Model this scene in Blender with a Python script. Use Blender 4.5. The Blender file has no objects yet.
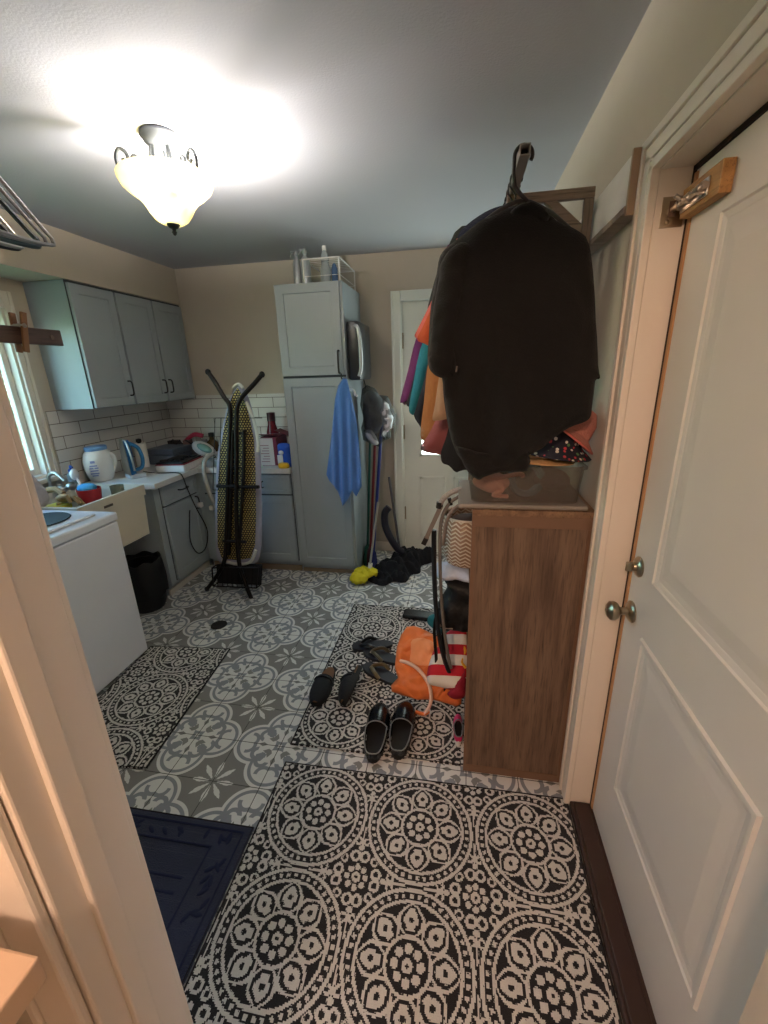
import bpy, bmesh, math, random
from math import sin, cos, pi, sqrt, atan2, radians
from mathutils import Vector, Matrix, noise
from mathutils.geometry import delaunay_2d_cdt
random.seed(7)
S = bpy.context.scene
COL = S.collection
V = Vector

# ------------------------------------------------------------------ camera
CAM = V((0, 0, 1.62)); FPX = 425.61
_R = V((0.98500786, 0.02474372, -0.17072569))
_F = V((0.1698492, -0.31223637, 0.93469765))
_U = V((-0.03017887, -0.94968216, -0.31175798))
cam_x = V((_R[0], _F[0], _U[0])); cam_y = V((-_R[1], -_F[1], -_U[1])); cam_z = V((-_R[2], -_F[2], -_U[2]))
cd = bpy.data.cameras.new('camera'); cam = bpy.data.objects.new('camera', cd); COL.objects.link(cam)
m = Matrix((cam_x, cam_y, cam_z)).transposed().to_4x4(); m.translation = CAM
cam.matrix_world = m
cd.sensor_fit = 'VERTICAL'; cd.sensor_height = 36; cd.sensor_width = 27; cd.lens = FPX / 1024 * 36
cd.clip_start = 0.02
S.camera = cam

def at(px, py, ax, val):
    """point of the room seen at a pixel, on the plane axis = val"""
    v = V((px - 384, py - 512, FPX)); w = V((v.dot(_R), v.dot(_F), v.dot(_U)))
    i = 'xyz'.index(ax); return CAM + w * ((val - CAM[i]) / w[i])
def at_plane(px, py, P, n):
    v = V((px - 384, py - 512, FPX)); w = V((v.dot(_R), v.dot(_F), v.dot(_U)))
    return CAM + w * ((V(P) - CAM).dot(n) / w.dot(n))

# ------------------------------------------------------------------ materials
def lin(c):
    return tuple(((x / 255) / 12.92 if x / 255 <= .04045 else ((x / 255 + .055) / 1.055) ** 2.4) for x in c)
def base_mat(name):
    mt = bpy.data.materials.new(name); mt.use_nodes = True
    nt = mt.node_tree; b = nt.nodes['Principled BSDF']; X.nt = nt; return mt, nt, b
def mat(name, rgb, rough=.6, metal=0, var=.08, scale=12, bump=0, bscale=60, sheen=0, stretch=None, trans=0, ior=1.45, emit=None, es=0, coat=0):
    mt, nt, b = base_mat(name); L = nt.links
    c = lin(rgb); tc = nt.nodes.new('ShaderNodeTexCoord'); src = tc.outputs['Object']
    if stretch:
        mp = nt.nodes.new('ShaderNodeMapping'); mp.inputs['Scale'].default_value = stretch
        L.new(src, mp.inputs['Vector']); src = mp.outputs['Vector']
    n = nt.nodes.new('ShaderNodeTexNoise'); n.inputs['Scale'].default_value = scale; n.inputs['Detail'].default_value = 4
    L.new(src, n.inputs['Vector'])
    mx = nt.nodes.new('ShaderNodeMix'); mx.data_type = 'RGBA'
    mx.inputs['A'].default_value = tuple(x * (1 - var) for x in c) + (1,)
    mx.inputs['B'].default_value = tuple(min(1, x * (1 + var)) for x in c) + (1,)
    L.new(n.outputs['Fac'], mx.inputs['Factor']); L.new(mx.outputs['Result'], b.inputs['Base Color'])
    b.inputs['Roughness'].default_value = rough; b.inputs['Metallic'].default_value = metal
    b.inputs['Sheen Weight'].default_value = sheen; b.inputs['Transmission Weight'].default_value = trans
    b.inputs['IOR'].default_value = ior; b.inputs['Coat Weight'].default_value = coat
    if emit: b.inputs['Emission Color'].default_value = lin(emit) + (1,); b.inputs['Emission Strength'].default_value = es
    if bump:
        n2 = nt.nodes.new('ShaderNodeTexNoise'); n2.inputs['Scale'].default_value = bscale; n2.inputs['Detail'].default_value = 3
        L.new(src, n2.inputs['Vector'])
        bp = nt.nodes.new('ShaderNodeBump'); bp.inputs['Strength'].default_value = bump; bp.inputs['Distance'].default_value = .01
        L.new(n2.outputs['Fac'], bp.inputs['Height']); L.new(bp.outputs['Normal'], b.inputs['Normal'])
    return mt

# ---- tiny expression compiler: python operators -> Math nodes
class X:
    nt = None
    def __init__(s, o): s.o = o
    @staticmethod
    def m(op, *a, clamp=False):
        n = X.nt.nodes.new('ShaderNodeMath'); n.operation = op; n.use_clamp = clamp
        for i, v in enumerate(a):
            if isinstance(v, X): X.nt.links.new(v.o, n.inputs[i])
            else: n.inputs[i].default_value = v
        return X(n.outputs[0])
    def __add__(s, b): return X.m('ADD', s, b)
    __radd__ = __add__
    def __sub__(s, b): return X.m('SUBTRACT', s, b)
    def __rsub__(s, b): return X.m('SUBTRACT', b, s)
    def __mul__(s, b): return X.m('MULTIPLY', s, b)
    __rmul__ = __mul__
    def __truediv__(s, b): return X.m('DIVIDE', s, b)
    def __lt__(s, b): return X.m('LESS_THAN', s, b)
    def __gt__(s, b): return X.m('GREATER_THAN', s, b)
def xmin(a, *b):
    for c in b: a = X.m('MINIMUM', a, c)
    return a
def xmax(a, *b):
    for c in b: a = X.m('MAXIMUM', a, c)
    return a
def xabs(a): return X.m('ABSOLUTE', a)
def xsqrt(a): return X.m('SQRT', a)
def xsin(a): return X.m('SINE', a)
def xcos(a): return X.m('COSINE', a)
def xatan(a, b): return X.m('ARCTAN2', a, b)
def xfloor(a): return X.m('FLOOR', a)
def xlen(a, b): return xsqrt(a * a + b * b)
def xwrap(a, per):                         # to [-per/2, per/2]
    return a - xfloor(a / per + .5) * per
def xcirc(u, v, cx, cy): return xlen(u - cx, v - cy)
def coords(nt, snap=None):
    X.nt = nt
    tc = nt.nodes.new('ShaderNodeTexCoord'); sp = nt.nodes.new('ShaderNodeSeparateXYZ')
    nt.links.new(tc.outputs['Object'], sp.inputs[0])
    x, y, z = X(sp.outputs[0]), X(sp.outputs[1]), X(sp.outputs[2])
    return x, y, z
def col(nt, c):
    n = nt.nodes.new('ShaderNodeRGB'); n.outputs[0].default_value = lin(c) + (1,); return n.outputs[0]
def mixc(nt, a, b, f):
    n = nt.nodes.new('ShaderNodeMix'); n.data_type = 'RGBA'
    nt.links.new(a, n.inputs['A']); nt.links.new(b, n.inputs['B'])
    if isinstance(f, X): nt.links.new(f.o, n.inputs['Factor'])
    else: n.inputs['Factor'].default_value = f
    return n.outputs['Result']
def noise_n(nt, scale, detail=3, vec=None, stretch=None):
    tc = nt.nodes.new('ShaderNodeTexCoord'); n = nt.nodes.new('ShaderNodeTexNoise')
    n.inputs['Scale'].default_value = scale; n.inputs['Detail'].default_value = detail
    src = tc.outputs['Object']
    if stretch:
        mp = nt.nodes.new('ShaderNodeMapping'); mp.inputs['Scale'].default_value = stretch
        nt.links.new(src, mp.inputs['Vector']); src = mp.outputs['Vector']
    nt.links.new(src, n.inputs['Vector'])
    return X(n.outputs['Fac'])
def bumpn(nt, b, h, strength, dist):
    bp = nt.nodes.new('ShaderNodeBump'); bp.inputs['Strength'].default_value = strength; bp.inputs['Distance'].default_value = dist
    nt.links.new(h.o, bp.inputs['Height']); nt.links.new(bp.outputs['Normal'], b.inputs['Normal'])

TILE = .2104
def floor_tile_mat():
    mt, nt, b = base_mat('patterned_floor_tile'); x, y, z = coords(nt)
    x = x + .988; y = y - 1.625
    c0, s0 = cos(-.0105), sin(-.0105)
    xr = x * c0 + y * s0; yr = y * c0 - x * s0
    gx = xabs(xwrap(xr, TILE)); gy = xabs(xwrap(yr, TILE))
    grout = xmin(gx, gy) < .0016
    u = xabs(xwrap(xr, 2 * TILE)) / TILE; v = xabs(xwrap(yr, 2 * TILE)) / TILE
    # cloud shaped outline
    d = xmin(xcirc(u, v, .5, 1), xcirc(u, v, 1, .5)) - .525
    cloud = d < 0
    band = (d < -.065) * (d > -.135)
    # scrolls, folded about the diagonal; a = larger distance from tile corner
    p = 1 - u; q = 1 - v
    a = xmax(p, q); c = xmin(p, q)
    r1 = xcirc(a, c, .40, .235)
    ring = (xabs(r1 - .125) < .043) * xmax((c > .2), (a > .43))
    stem = (xabs(c - (.27 + (a - .34) * .5)) < .045) * (a > .29) * (a < .42)
    dotb = xcirc(a, c, .40, .25) < .045
    r2 = xcirc(a, c, .70, .08)
    lobe = (xabs(r2 - .15) < .04) * (a < .72)
    dia = (xabs(a - .38) * .5 + c) < .055
    leaf = (xabs(xabs(a - .20)) * .55 + xabs(c - .16)) < .065
    blue = xmax(band, ring, stem, lobe)
    blue = xmin(blue, cloud)
    grey2 = xmin(xmax(dia, leaf), cloud)
    # star
    r = xlen(u, v); ang = xatan(v, u); af = xabs(xwrap(ang, pi / 4))
    along = r * xcos(af); off = r * xsin(af)
    diag = xabs(xabs(ang - pi / 4)) < pi / 8
    jag = xabs(xwrap(along, .075)) * .45
    w1 = xmin((along - .05) * .20, (.47 - along) * .30) + .0
    w = xmin(w1 + jag * .55, .062)
    petal = (off < w) * (along > .07) * (along < .46)
    split = (off < .005) * (1 - diag) 
    star = xmin(petal, 1 - split)
    white = xmax(cloud, star)
    cg = col(nt, (128, 127, 125)); cw = col(nt, (222, 222, 220)); cb = col(nt, (136, 141, 149)); ck = col(nt, (62, 60, 58)); cd_ = col(nt, (132, 133, 131))
    o = mixc(nt, cg, cw, white); o = mixc(nt, o, cb, blue); o = mixc(nt, o, cd_, grey2); o = mixc(nt, o, ck, grout)
    n = noise_n(nt, 3, 4)
    o2 = mixc(nt, o, ck, n * .16)
    nt.links.new(o2, b.inputs['Base Color'])
    nt.links.new((grout * .4 + .34 + n * .12).o, b.inputs['Roughness'])
    bumpn(nt, b, 1 - grout, .5, .002)
    return mt

def rug_mat(name, cx, cy, dark=(27, 24, 27), lightc=(222, 218, 212)):
    mt, nt, b = base_mat(name); x, y, z = coords(nt)
    q = .0042
    wob = (noise_n(nt, 60, 2) - .5) * .008
    x = xfloor(x / q) * q + q / 2 + wob; y = xfloor(y / q) * q + q / 2 + wob
    P = .395
    u = xwrap(x - cx, P); v = xwrap(y - cy, P)
    R = P / 2
    r = xlen(u, v) / R; ang = xatan(v, u)
    ring1 = xabs(r - .95) < .028
    ring2 = xabs(r - .785) < .024
    dots = (xabs(r - .868) < .030) * (xsin(ang * 44) > .1)
    af = xabs(xwrap(ang, pi / 4)); px = r * xcos(af); py = r * xsin(af)
    # petals: tulip outlines
    t = (px - .33) / .44
    wd = .192 * xsqrt(xmax(xsin(xmin(xmax(t, 0), 1) * pi), 0)) - xmax(px - .57, 0) * .26
    g = py - wd
    inr = (px > .30) * (px < .775)
    outl = (xabs(g) < .025) * inr
    blob = (g < -.078) * (px > .40) * (px < .70) * (xcirc(px, py, .545, 0) > .040)
    notch = xcirc(px, py, .45, .10) < .038
    conn = (xabs(r - .335) < .024) 
    fl = (xcirc(px, py, .195, 0) < .060)
    cen = (xabs(r - .055) < .028)
    af2 = xabs(xabs(xwrap(ang, pi / 4)) - pi / 8); px2 = r * xcos(af2); py2 = r * xsin(af2)
    tick = (xcirc(px2, py2, .62, 0) < .035)
    med = xmax(ring1, ring2, dots, outl, xmin(blob, 1 - notch), conn, fl, cen)
    # filler between the medallions
    u2 = xwrap(x - cx + R, P); v2 = xwrap(y - cy + R, P)
    r2 = xlen(u2, v2) / R; a2 = xatan(v2, u2)
    f8 = xabs(xwrap(a2, pi / 4)); qx = r2 * xcos(f8); qy = r2 * xsin(f8)
    fa = (xcirc(qx, qy, .16, 0) < .05)
    fb = xabs(r2 - .055) < .025
    f4 = xabs(xwrap(a2, pi / 2)); wx = r2 * xcos(f4); wy = r2 * xsin(f4)
    fc = xabs(xcirc(wx, wy, .33, .085) - .07) < .024
    fd = xcirc(wx, wy, .47, 0) < .05
    fe = xabs(xcirc(wx, wy, .58, .075) - .05) < .020
    ff = (wy < .016) * (wx > .5) * (wx < .85)
    fg = xabs(xcirc(wx, wy, .27, .27) - .055) < .018
    fil = xmax(fa, fb, fc, fd, fe, ff, fg)
    inside = r < .99
    white = xmax(xmin(med, inside), xmin(fil, 1 - inside))
    n = noise_n(nt, 400, 2)
    cd0 = col(nt, dark); cl0 = col(nt, lightc); ck = col(nt, (18, 15, 16))
    o = mixc(nt, cd0, cl0, white); o = mixc(nt, o, ck, n * .35)
    nt.links.new(o, b.inputs['Base Color']); b.inputs['Roughness'].default_value = .95
    b.inputs['Sheen Weight'].default_value = .1
    bumpn(nt, b, white * .6 + n, .7, .004)
    return mt

def subway_mat(name, axis):
    mt, nt, b = base_mat(name); x, y, z = coords(nt)
    h = x if axis == 'x' else y
    rowf = (z - .92) / .0865
    row = xfloor(rowf); fr = rowf - row
    odd = row - xfloor(row / 2) * 2
    hf = h / .30 + odd * .5; hh = hf - xfloor(hf)
    g = xmax(xmin(fr, 1 - fr) < .028, xmin(hh, 1 - hh) < .009)
    o = mixc(nt, col(nt, (214, 212, 208)), col(nt, (112, 104, 98)), g)
    nt.links.new(o, b.inputs['Base Color'])
    nt.links.new((g * .5 + .22).o, b.inputs['Roughness']); bumpn(nt, b, 1 - g, .6, .003)
    return mt

def wood_mat(name, c1, c2, axis='z', rough=.55, scale=1.0):
    mt, nt, b = base_mat(name)
    st = {'z': (16, 16, 1.3), 'x': (1.3, 16, 16), 'y': (16, 1.3, 16)}[axis]
    st = tuple(s * scale for s in st)
    n = noise_n(nt, 2.2, 8, stretch=st); n2 = noise_n(nt, 9, 4, stretch=st)
    f = X.m('MULTIPLY', n * 2.4 - .7, 1, clamp=True)
    o = mixc(nt, col(nt, c1), col(nt, c2), f)
    o = mixc(nt, o, col(nt, tuple(int(v * .55) for v in c1)), X.m('MULTIPLY', (n2 - .52) * 2.4, 1, clamp=True))
    nt.links.new(o, b.inputs['Base Color']); b.inputs['Roughness'].default_value = rough
    st2 = {'z': (60, 60, 2.2), 'x': (2.2, 60, 60), 'y': (60, 2.2, 60)}[axis]
    n3 = noise_n(nt, 4, 3, stretch=st2)
    o = mixc(nt, o, col(nt, tuple(int(v * .45) for v in c1)), X.m('MULTIPLY', (n3 - .56) * 3.2, 1, clamp=True))
    nt.links.new(o, b.inputs['Base Color'])
    bumpn(nt, b, n2 + n3, .25, .002)
    return mt

def weave_mat(name, c1, c2, s=.02, ax='x'):
    mt, nt, b = base_mat(name); x, y, z = coords(nt)
    a = xatan(y, x) * .09 if ax == 'r' else x
    zz = z + xabs(xwrap(a, s)) * .9
    k = xwrap(zz, s * .55) / (s * .55)
    f = k > .12
    o = mixc(nt, col(nt, c1), col(nt, c2), f)
    nt.links.new(o, b.inputs['Base Color']); b.inputs['Roughness'].default_value = .9
    bumpn(nt, b, xabs(k), .8, .004); return mt

def net_mat(name):                                    # perforated steel mesh: yellow pad seen through brown mesh
    mt, nt, b = base_mat(name); x, y, z = coords(nt)
    s = .021
    row = xfloor(z / (s * .8)); odd = row - xfloor(row / 2) * 2
    u = xwrap(x + odd * s * .5, s); v = xwrap(z, s * .8) 
    v = z - (row + .5) * (s * .8)
    f = (xlen(u, v * 1.15) < s * .31)
    o = mixc(nt, col(nt, (36, 26, 20)), col(nt, (182, 162, 92)), f)
    nt.links.new(o, b.inputs['Base Color']); b.inputs['Roughness'].default_value = .6
    bumpn(nt, b, 1 - f, .8, .003); return mt

def stripe_mat(name, cols, s, axis='z', off=0):
    mt, nt, b = base_mat(name); x, y, z = coords(nt)
    h = {'x': x, 'y': y, 'z': z}[axis] + off
    k = xfloor(h / s); odd = k - xfloor(k / 2) * 2
    o = mixc(nt, col(nt, cols[0]), col(nt, cols[1]), odd)
    nt.links.new(o, b.inputs['Base Color']); b.inputs['Roughness'].default_value = .85
    n = noise_n(nt, 300, 2); bumpn(nt, b, n, .3, .003); return mt

def spots_mat(name):
    mt, nt, b = base_mat(name)
    tc = nt.nodes.new('ShaderNodeTexCoord'); vo = nt.nodes.new('ShaderNodeTexVoronoi'); vo.inputs['Scale'].default_value = 62
    nt.links.new(tc.outputs['Object'], vo.inputs['Vector']); X.nt = nt
    d = X(vo.outputs['Distance'])
    sp = nt.nodes.new('ShaderNodeSeparateColor'); nt.links.new(vo.outputs['Color'], sp.inputs[0])
    r = X(sp.outputs[0]); g = X(sp.outputs[1])
    o = mixc(nt, col(nt, (196, 60, 70)), col(nt, (222, 216, 204)), r > .4)
    o = mixc(nt, o, col(nt, (92, 140, 84)), r > .8)
    o = mixc(nt, col(nt, (22, 26, 42)), o, (d < .36) * (g > .35))
    nt.links.new(o, b.inputs['Base Color']); b.inputs['Roughness'].default_value = .8; return mt

def glassy(name, tint, k, rough=.25, trans=.5):
    """thin translucent plastic / glass: straight-through share k plus a glossy skin"""
    mt, nt, b = base_mat(name)
    out = nt.nodes['Material Output']; tr = nt.nodes.new('ShaderNodeBsdfTransparent'); tr.inputs[0].default_value = lin(tint) + (1,)
    b.inputs['Base Color'].default_value = lin(tint) + (1,); b.inputs['Roughness'].default_value = rough
    mx = nt.nodes.new('ShaderNodeMixShader'); mx.inputs[0].default_value = 1 - k
    nt.links.new(tr.outputs[0], mx.inputs[1]); nt.links.new(b.outputs[0], mx.inputs[2]); nt.links.new(mx.outputs[0], out.inputs[0])
    return mt

def mesh_fabric(name):
    mt, nt, b = base_mat(name)
    b.inputs['Base Color'].default_value = lin((62, 66, 68)) + (1,); b.inputs['Roughness'].default_value = .7
    out = nt.nodes['Material Output']; tr = nt.nodes.new('ShaderNodeBsdfTransparent')
    mx = nt.nodes.new('ShaderNodeMixShader'); mx.inputs[0].default_value = .55
    nt.links.new(tr.outputs[0], mx.inputs[1]); nt.links.new(b.outputs[0], mx.inputs[2]); nt.links.new(mx.outputs[0], out.inputs[0])
    return mt

def lamp_glass():
    mt, nt, b = base_mat('amber_alabaster_glass')
    out = nt.nodes['Material Output']
    n = noise_n(nt, 7, 3)
    c = mixc(nt, col(nt, (172, 160, 104)), col(nt, (192, 182, 134)), n)
    tl = nt.nodes.new('ShaderNodeBsdfTranslucent'); nt.links.new(c, tl.inputs[0])
    nt.links.new(c, b.inputs['Base Color']); b.inputs['Roughness'].default_value = .3
    nt.links.new(c, b.inputs['Emission Color']); b.inputs['Emission Strength'].default_value = .10
    tr = nt.nodes.new('ShaderNodeBsdfTransparent'); tr.inputs[0].default_value = (1, .95, .88, 1)
    m1 = nt.nodes.new('ShaderNodeMixShader'); m1.inputs[0].default_value = .55
    nt.links.new(b.outputs[0], m1.inputs[1]); nt.links.new(tl.outputs[0], m1.inputs[2])
    m2 = nt.nodes.new('ShaderNodeMixShader'); m2.inputs[0].default_value = .42
    nt.links.new(m1.outputs[0], m2.inputs[1]); nt.links.new(tr.outputs[0], m2.inputs[2])
    nt.links.new(m2.outputs[0], out.inputs[0]); return mt

M = {}
M['wall'] = mat('beige_wall_paint', (192, 182, 167), .85, bump=.08, bscale=180, var=.03)
M['ceil'] = mat('ceiling_paint', (186, 186, 192), .9, bump=.1, bscale=120, var=.03, scale=3)
M['trim'] = mat('white_trim_paint', (222, 214, 202), .45, var=.02)
M['door'] = mat('white_door_paint', (204, 200, 194), .42, var=.03, scale=4)
M['doorback'] = mat('pale_door_paint', (226, 232, 226), .4, var=.02)
M['cab'] = mat('blue_grey_cabinet_paint', (158, 168, 174), .42, var=.04, scale=5)
M['cabin'] = mat('cabinet_shadow_gap', (66, 72, 76), .8)  # dark plates behind the doors, shade of the gaps put into the colour
M['counter'] = mat('white_laminate', (222, 220, 216), .35, var=.03)
M['appl'] = mat('white_enamel', (222, 222, 228), .28, var=.015)
M['sink'] = mat('cream_plastic', (216, 208, 190), .5, var=.03)
M['black'] = mat('black_plastic', (20, 20, 22), .45)
M['rubber'] = mat('black_rubber', (18, 18, 19), .75)
M['steel'] = mat('brushed_steel', (190, 188, 184), .3, 1, var=.05)
M['nickel'] = mat('satin_nickel', (168, 156, 136), .28, 1, var=.04)
M['darkmetal'] = mat('dark_bronze_metal', (34, 27, 24), .42, .6)
M['iron'] = mat('pewter_metal', (44, 47, 49), .6, .2)
M['grip'] = mat('dark_cabinet_handle', (58, 60, 62), .35, .8)
M['white'] = mat('white_plastic', (232, 230, 226), .4, var=.02)
M['blackcloth'] = mat('black_cotton', (15, 14, 14), .95, sheen=.05, bump=.3, bscale=220, var=.15)
M['leather'] = mat('black_leather', (15, 16, 20), .2, bump=.15, bscale=90)
M['navymat'] = None
M['brown'] = wood_mat('brown_oak_laminate', (86, 67, 54), (128, 105, 86), 'z')
M['brownedge'] = mat('brown_edge_band', (116, 90, 72), .5, var=.08)
M['bwood'] = wood_mat('stained_wood', (142, 126, 112), (172, 154, 138), 'x')
M['pine'] = wood_mat('honey_pine', (150, 108, 60), (182, 138, 84), 'y')
M['thresh'] = mat('dark_brown_threshold', (52, 34, 28), .5, var=.15)

# ------------------------------------------------------------------ mesh builder
class MB:
    def __init__(s): s.b = bmesh.new()
    def box(s, x0, x1, y0, y1, z0, z1, bev=0):
        t = bmesh.new(); bmesh.ops.create_cube(t, size=1)
        for v in t.verts: v.co = V(((x0 + x1) / 2 + v.co.x * (x1 - x0), (y0 + y1) / 2 + v.co.y * (y1 - y0), (z0 + z1) / 2 + v.co.z * (z1 - z0)))
        if bev: bmesh.ops.bevel(t, geom=t.edges[:], offset=bev, segments=2, profile=.5, affect='EDGES')
        s._add(t); return s
    def obox(s, c, size, rot, bev=0):
        t = bmesh.new(); bmesh.ops.create_cube(t, size=1)
        for v in t.verts: v.co = V((v.co.x * size[0], v.co.y * size[1], v.co.z * size[2]))
        if bev: bmesh.ops.bevel(t, geom=t.edges[:], offset=bev, segments=2, profile=.5, affect='EDGES')
        for v in t.verts: v.co = rot @ v.co + V(c)
        s._add(t); return s
    def _add(s, t):
        me = bpy.data.meshes.new('t'); t.to_mesh(me); t.free(); s.b.from_mesh(me); bpy.data.meshes.remove(me)
    def tube(s, pts, r, n=8, closed=False, taper=None, flat=1.0):
        pts = [V(p) for p in pts]; N = len(pts); rings = []; up = None
        for i, p in enumerate(pts):
            if closed: d = pts[(i + 1) % N] - pts[i - 1]
            else: d = pts[min(i + 1, N - 1)] - pts[max(i - 1, 0)]
            d.normalize()
            if up is None: up = d.orthogonal().normalized()
            up = (up - d * up.dot(d))
            if up.length < 1e-6: up = d.orthogonal()
            up.normalize(); sd = d.cross(up)
            rr = r * (taper[i] if taper else 1)
            rings.append([s.b.verts.new(p + up * rr * cos(2 * pi * k / n) + sd * rr * flat * sin(2 * pi * k / n)) for k in range(n)])
        for i in range(N if closed else N - 1):
            a, c = rings[i], rings[(i + 1) % N]
            for k in range(n): s.b.faces.new((a[k], a[(k + 1) % n], c[(k + 1) % n], c[k]))
        if not closed: s.b.faces.new(rings[0][::-1]); s.b.faces.new(rings[-1])
        return s
    def lathe(s, prof, c=(0, 0, 0), n=32, rot=None, sx=1, sy=1, closed=False):
        c = V(c); rings = []
        for r, z in prof:
            ring = []
            for k in range(n):
                v = V((r * cos(2 * pi * k / n) * sx, r * sin(2 * pi * k / n) * sy, z))
                if rot: v = rot @ v
                ring.append(s.b.verts.new(c + v))
            rings.append(ring)
        m_ = len(rings)
        for i in range(m_ if closed else m_ - 1):
            a, d = rings[i], rings[(i + 1) % m_]
            for k in range(n): s.b.faces.new((a[k], a[(k + 1) % n], d[(k + 1) % n], d[k]))
        if not closed:
            s.b.faces.new(rings[0][::-1]); s.b.faces.new(rings[-1])
        return s
    def ball(s, c, r, sc=(1, 1, 1), rot=None, sub=3):
        t = bmesh.new(); bmesh.ops.create_icosphere(t, subdivisions=sub, radius=r)
        for v in t.verts:
            w = V((v.co.x * sc[0], v.co.y * sc[1], v.co.z * sc[2]))
            v.co = (rot @ w if rot else w) + V(c)
        s._add(t); return s
    def prism(s, poly, f, d0, d1, bev=0):
        """poly of 2D points, f(a,b,d)->point"""
        t = bmesh.new()
        lo = [t.verts.new(f(a, b, d0)) for a, b in poly]; hi = [t.verts.new(f(a, b, d1)) for a, b in poly]
        n = len(poly); t.faces.new(lo[::-1]); t.faces.new(hi)
        for i in range(n): t.faces.new((lo[i], lo[(i + 1) % n], hi[(i + 1) % n], hi[i]))
        bmesh.ops.recalc_face_normals(t, faces=t.faces[:])
        if bev: bmesh.ops.bevel(t, geom=[e for e in t.edges], offset=bev, segments=2, profile=.5, affect='EDGES')
        s._add(t); return s
    def loft(s, rings, cap=True):
        rs = [[s.b.verts.new(V(p)) for p in r] for r in rings]; n = len(rs[0])
        for a, c in zip(rs, rs[1:]):
            for k in range(n): s.b.faces.new((a[k], a[(k + 1) % n], c[(k + 1) % n], c[k]))
        if cap: s.b.faces.new(rs[0][::-1]); s.b.faces.new(rs[-1])
        return s
    def build(s, name, material, parent=None, smooth=False, origin=None, sub=0):
        bmesh.ops.recalc_face_normals(s.b, faces=s.b.faces[:])
        me = bpy.data.meshes.new(name); s.b.verts.ensure_lookup_table()
        if origin is None:
            if parent is not None: origin = world_loc(parent)
            else:
                xs = [v.co for v in s.b.verts]
                origin = V(((min(v.x for v in xs) + max(v.x for v in xs)) / 2, (min(v.y for v in xs) + max(v.y for v in xs)) / 2, min(v.z for v in xs)))
        origin = V(origin)
        for v in s.b.verts: v.co -= origin
        s.b.to_mesh(me); s.b.free()
        o = bpy.data.objects.new(name, me); COL.objects.link(o)
        if parent is not None: o.parent = parent; o.location = origin - world_loc(parent)
        else: o.location = origin
        me.materials.append(material)
        if smooth:
            for p in me.polygons: p.use_smooth = True
            me.set_sharp_from_angle(angle=radians(smooth if smooth is not True else 40))
        if sub:
            md = o.modifiers.new('sub', 'SUBSURF'); md.levels = sub; md.render_levels = sub
        return o
def world_loc(o):
    l = V((0, 0, 0))
    while o is not None: l = l + o.location; o = o.parent
    return l
def tag(o, label, cat, group=None, kind=None):
    o['label'] = label; o['category'] = cat
    if group: o['group'] = group
    if kind: o['kind'] = kind
    return o
def thing(name, loc, label, cat, group=None):
    o = bpy.data.objects.new(name, None); COL.objects.link(o); o.location = loc; o.empty_display_size = .05
    return tag(o, label, cat, group)
def struct(mb, name, material, parent=None, smooth=False, origin=None):
    o = mb.build(name, material, parent, smooth, origin=origin if origin is not None else (None if parent else (0, 0, 0)))
    if parent is None: o['kind'] = 'structure'
    return o
def dup(o, loc=None, parent=None):
    c = o.copy(); COL.objects.link(c)
    if parent is not None: c.parent = parent
    if loc is not None: c.location = loc
    for ch in [x for x in list(COL.objects) if x.parent == o]: dup(ch, None, c)
    return c
def spline(pts, k=6, closed=False):
    pts = [V(p) for p in pts]; n = len(pts); out = []
    rng = range(n if closed else n - 1)
    for i in rng:
        g = (lambda j: pts[j % n]) if closed else (lambda j: pts[max(0, min(n - 1, j))])
        p0, p1, p2, p3 = g(i - 1), g(i), g(i + 1), g(i + 2)
        for j in range(k):
            t = j / k
            out.append(.5 * ((2 * p1) + (p2 - p0) * t + (2 * p0 - 5 * p1 + 4 * p2 - p3) * t * t + (3 * p1 - p0 - 3 * p2 + p3) * t ** 3))
    if not closed: out.append(pts[-1])
    return out

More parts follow.
